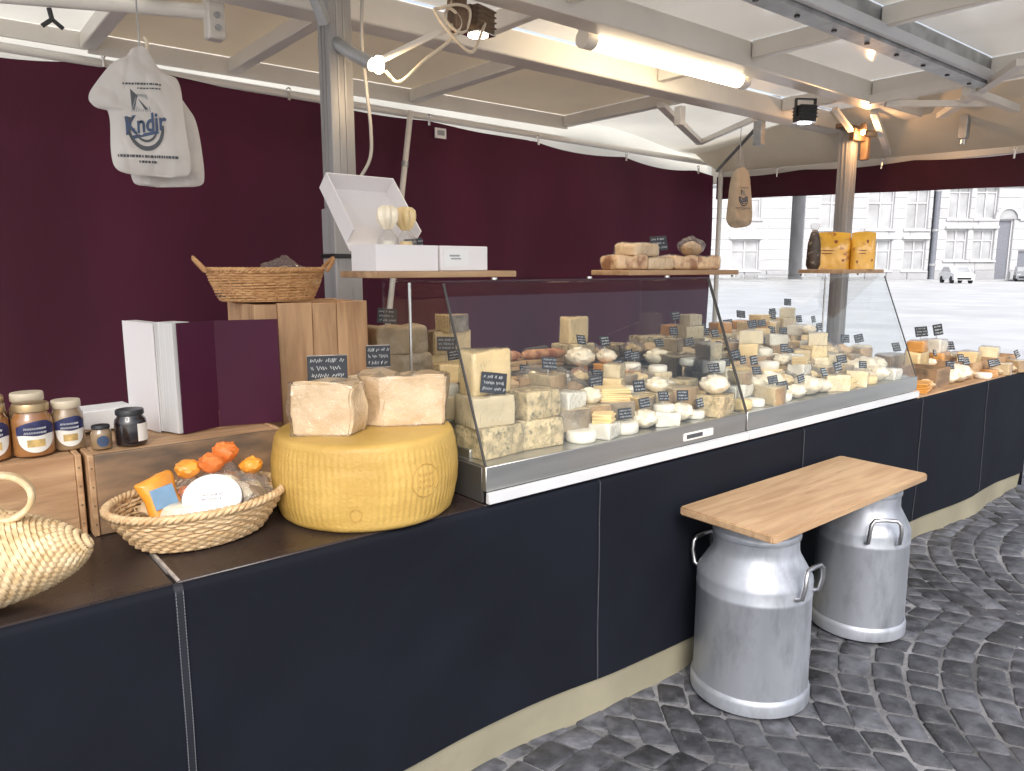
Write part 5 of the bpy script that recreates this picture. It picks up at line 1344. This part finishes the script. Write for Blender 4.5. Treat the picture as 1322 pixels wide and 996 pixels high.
# ================================================================== LAMPS
tl = thing('tube_lamp', 'glowing fluorescent tube lamp fixed under the white roof beam', 'lamp', (2.75, 2.26, 2.285))
MB().bb(-.56, .56, -.035, .035, .055, .095, .006).build('housing', 'white_trim', tl)
MB().tube([(-.50, 0, .018), (.50, 0, .018)], .036, 16).build('diffuser', 'tube_light', tl, smooth=60)
for s_ in (-1, 1): MB().tube([(s_ * .501, 0, .018), (s_ * .56, 0, .018)], .038, 16).build('end_cap', 'white_paint', tl); MB().bb(min(s_ * .50, s_ * .55), max(s_ * .50, s_ * .55), -.012, .012, .05, .06).build('clip', 'white_paint', tl)
for s_ in (-.5, .5): MB().bb(s_ - .012, s_ + .012, -.02, .02, .096, .128).build('mount', 'white_paint', tl)
def spot(loc, rz, label, bulbmat, col, energy, aim, housing='black_metal', size=rad(95), hang=.10):
    t = thing('spotlight', label, 'lamp', loc, rz)
    MB().bb(-.05, .05, -.04, .04, 0, .085, .006).build('housing', housing, t)
    fins = MB()
    for k in range(4): fins.bb(-.052, .052, -.043 , .043, .02 + .018 * k, .024 + .018 * k)
    fins.build('cooling_fins', housing, t)
    MB().prism([(-.05, -.04), (.05, -.04), (.05, .04), (-.05, .04)], -.004, 0).build('glass_rim', 'chrome', t, smooth=0)
    MB().lathe([(.036, -.007), (.036, -.0045), (.03, -.0042)], 20).build('lens', bulbmat, t)
    MB().bb(-.058, -.053, -.012, .012, .03, hang + .03).bb(.053, .058, -.012, .012, .03, hang + .03).bb(-.058, .058, -.012, .012, hang + .03, hang + .036).build('bracket', housing, t)
    ld_ = bpy.data.lights.new('lamp_light', 'SPOT'); ld_.energy = energy; ld_.color = col; ld_.spot_size = size; ld_.spot_blend = .6; ld_.shadow_soft_size = .035
    lo = bpy.data.objects.new('lamp_light', ld_); COL.objects.link(lo); lo.parent = t; lo.location = (0, 0, -.02)
    lo.rotation_euler = Vector(aim).to_track_quat('-Z', 'Y').to_euler()
    return t
spot((3.86, 2.25, 2.175), rad(-30), 'black spotlight glowing white beside the warm lit post', 'led', (.95, .97, 1), 14, (-.1, -.25, -1), hang=.085)
spot((1.66, 2.24, 2.215), rad(15), 'dark floodlight with a coiled cable hung from the roof beam', 'bulb', (1, .80, .55), 12, (.0, -.2, -1), 'brown_metal', hang=.048)
# clip lamp near the left post, with its cable
cl = thing('clip_lamp', 'bare glowing clip lamp on a rod beside the left metal post', 'lamp', (1.235, 2.20, 2.03))
MB().lathe([(.004, -.022), (.017, -.012), (.019, .008), (.012, .026), (.008, .032)], 16).build('bulb', 'bulb', cl)
MB().tube([(-.004, .03, .012), (-.03, .12, .06), (-.055, .20, .11)], .022, 12).build('holder', 'galv', cl)
MB().tube([(.015, 0, .025), (.20, -.02, .13), (.29, -.02, .175)], .011, 10).build('rod', 'white_paint', cl)
MB().bb(.27, .32, -.045, .01, .155, .262, .005).build('clamp', 'brown_metal', cl)
lp = bpy.data.lights.new('lamp_light', 'POINT'); lp.energy = 1.2; lp.color = (1, .72, .42); lp.shadow_soft_size = .02
lo = bpy.data.objects.new('lamp_light', lp); COL.objects.link(lo); lo.parent = cl; lo.location = (.035, -.02, -.03)
cb = thing('lamp_cable', 'cream cable looping between the clip lamp and the floodlight', 'cable', (1.25, 2.18, 2.02))
def sm(pts, n=8):
    out = []; P = [Vector(p) for p in pts]
    for i in range(len(P) - 1):
        a, b, c, d = P[max(0, i - 1)], P[i], P[i + 1], P[min(len(P) - 1, i + 2)]
        for k in range(n):
            t_ = k / n; out.append(.5 * ((2 * b) + (c - a) * t_ + (2 * a - 5 * b + 4 * c - d) * t_ ** 2 + (3 * b - a - 3 * c + d) * t_ ** 3))
    return out + [P[-1]]
MB().tube(sm([(0, 0, -.005), (.05, 0, -.03), (.14, -.01, .05), (.24, -.02, .13), (.28, -.02, .19), (.24, -.02, .225), (.19, -.02, .215), (.17, -.03, .20), (.22, -.03, .15), (.30, -.03, .10), (.34, -.02, .12), (.38, .0, .18), (.41, .02, .22)]), .0055, 8).build('cord', 'cable', cb)
MB().tube(sm([(.19, -.02, .215), (.25, -.04, .235), (.31, -.03, .23), (.30, -.02, .17), (.26, -.02, .16), (.22, -.01, .20), (.26, 0, .26), (.28, 0, .385)]), .005, 8).build('cord', 'cable', cb)
cb2 = thing('power_cable', 'thin grey cable hanging from the roof beside the left post', 'cable', (1.26, 2.33, 1.66))
MB().tube(sm([(.005, 0, .74), (-.012, 0, .50), (0, 0, .33), (.012, 0, .20), (.004, 0, .10), (-.05, .015, .01)]), .006, 8).build('cord', 'cable_grey', cb2)
# warm lamp hidden in the head of the far post
hp = thing('post_lamp', 'small warm lamp at the head of the far post', 'lamp', (4.615, 2.30, 2.235))
MB().lathe([(.012, -.018), (.02, -.01), (.02, .02), (.010, .03)], 14).build('holder', 'brown_metal', hp)
MB().lathe([(.003, -.040), (.012, -.034), (.013, -.022), (.010, -.0185)], 14).build('bulb', 'bulb', hp)
lp = bpy.data.lights.new('lamp_light', 'POINT'); lp.energy = 3.2; lp.color = (1, .55, .24); lp.shadow_soft_size = .015
lo = bpy.data.objects.new('lamp_light', lp); COL.objects.link(lo); lo.parent = hp; lo.location = (-.015, -.02, -.06)
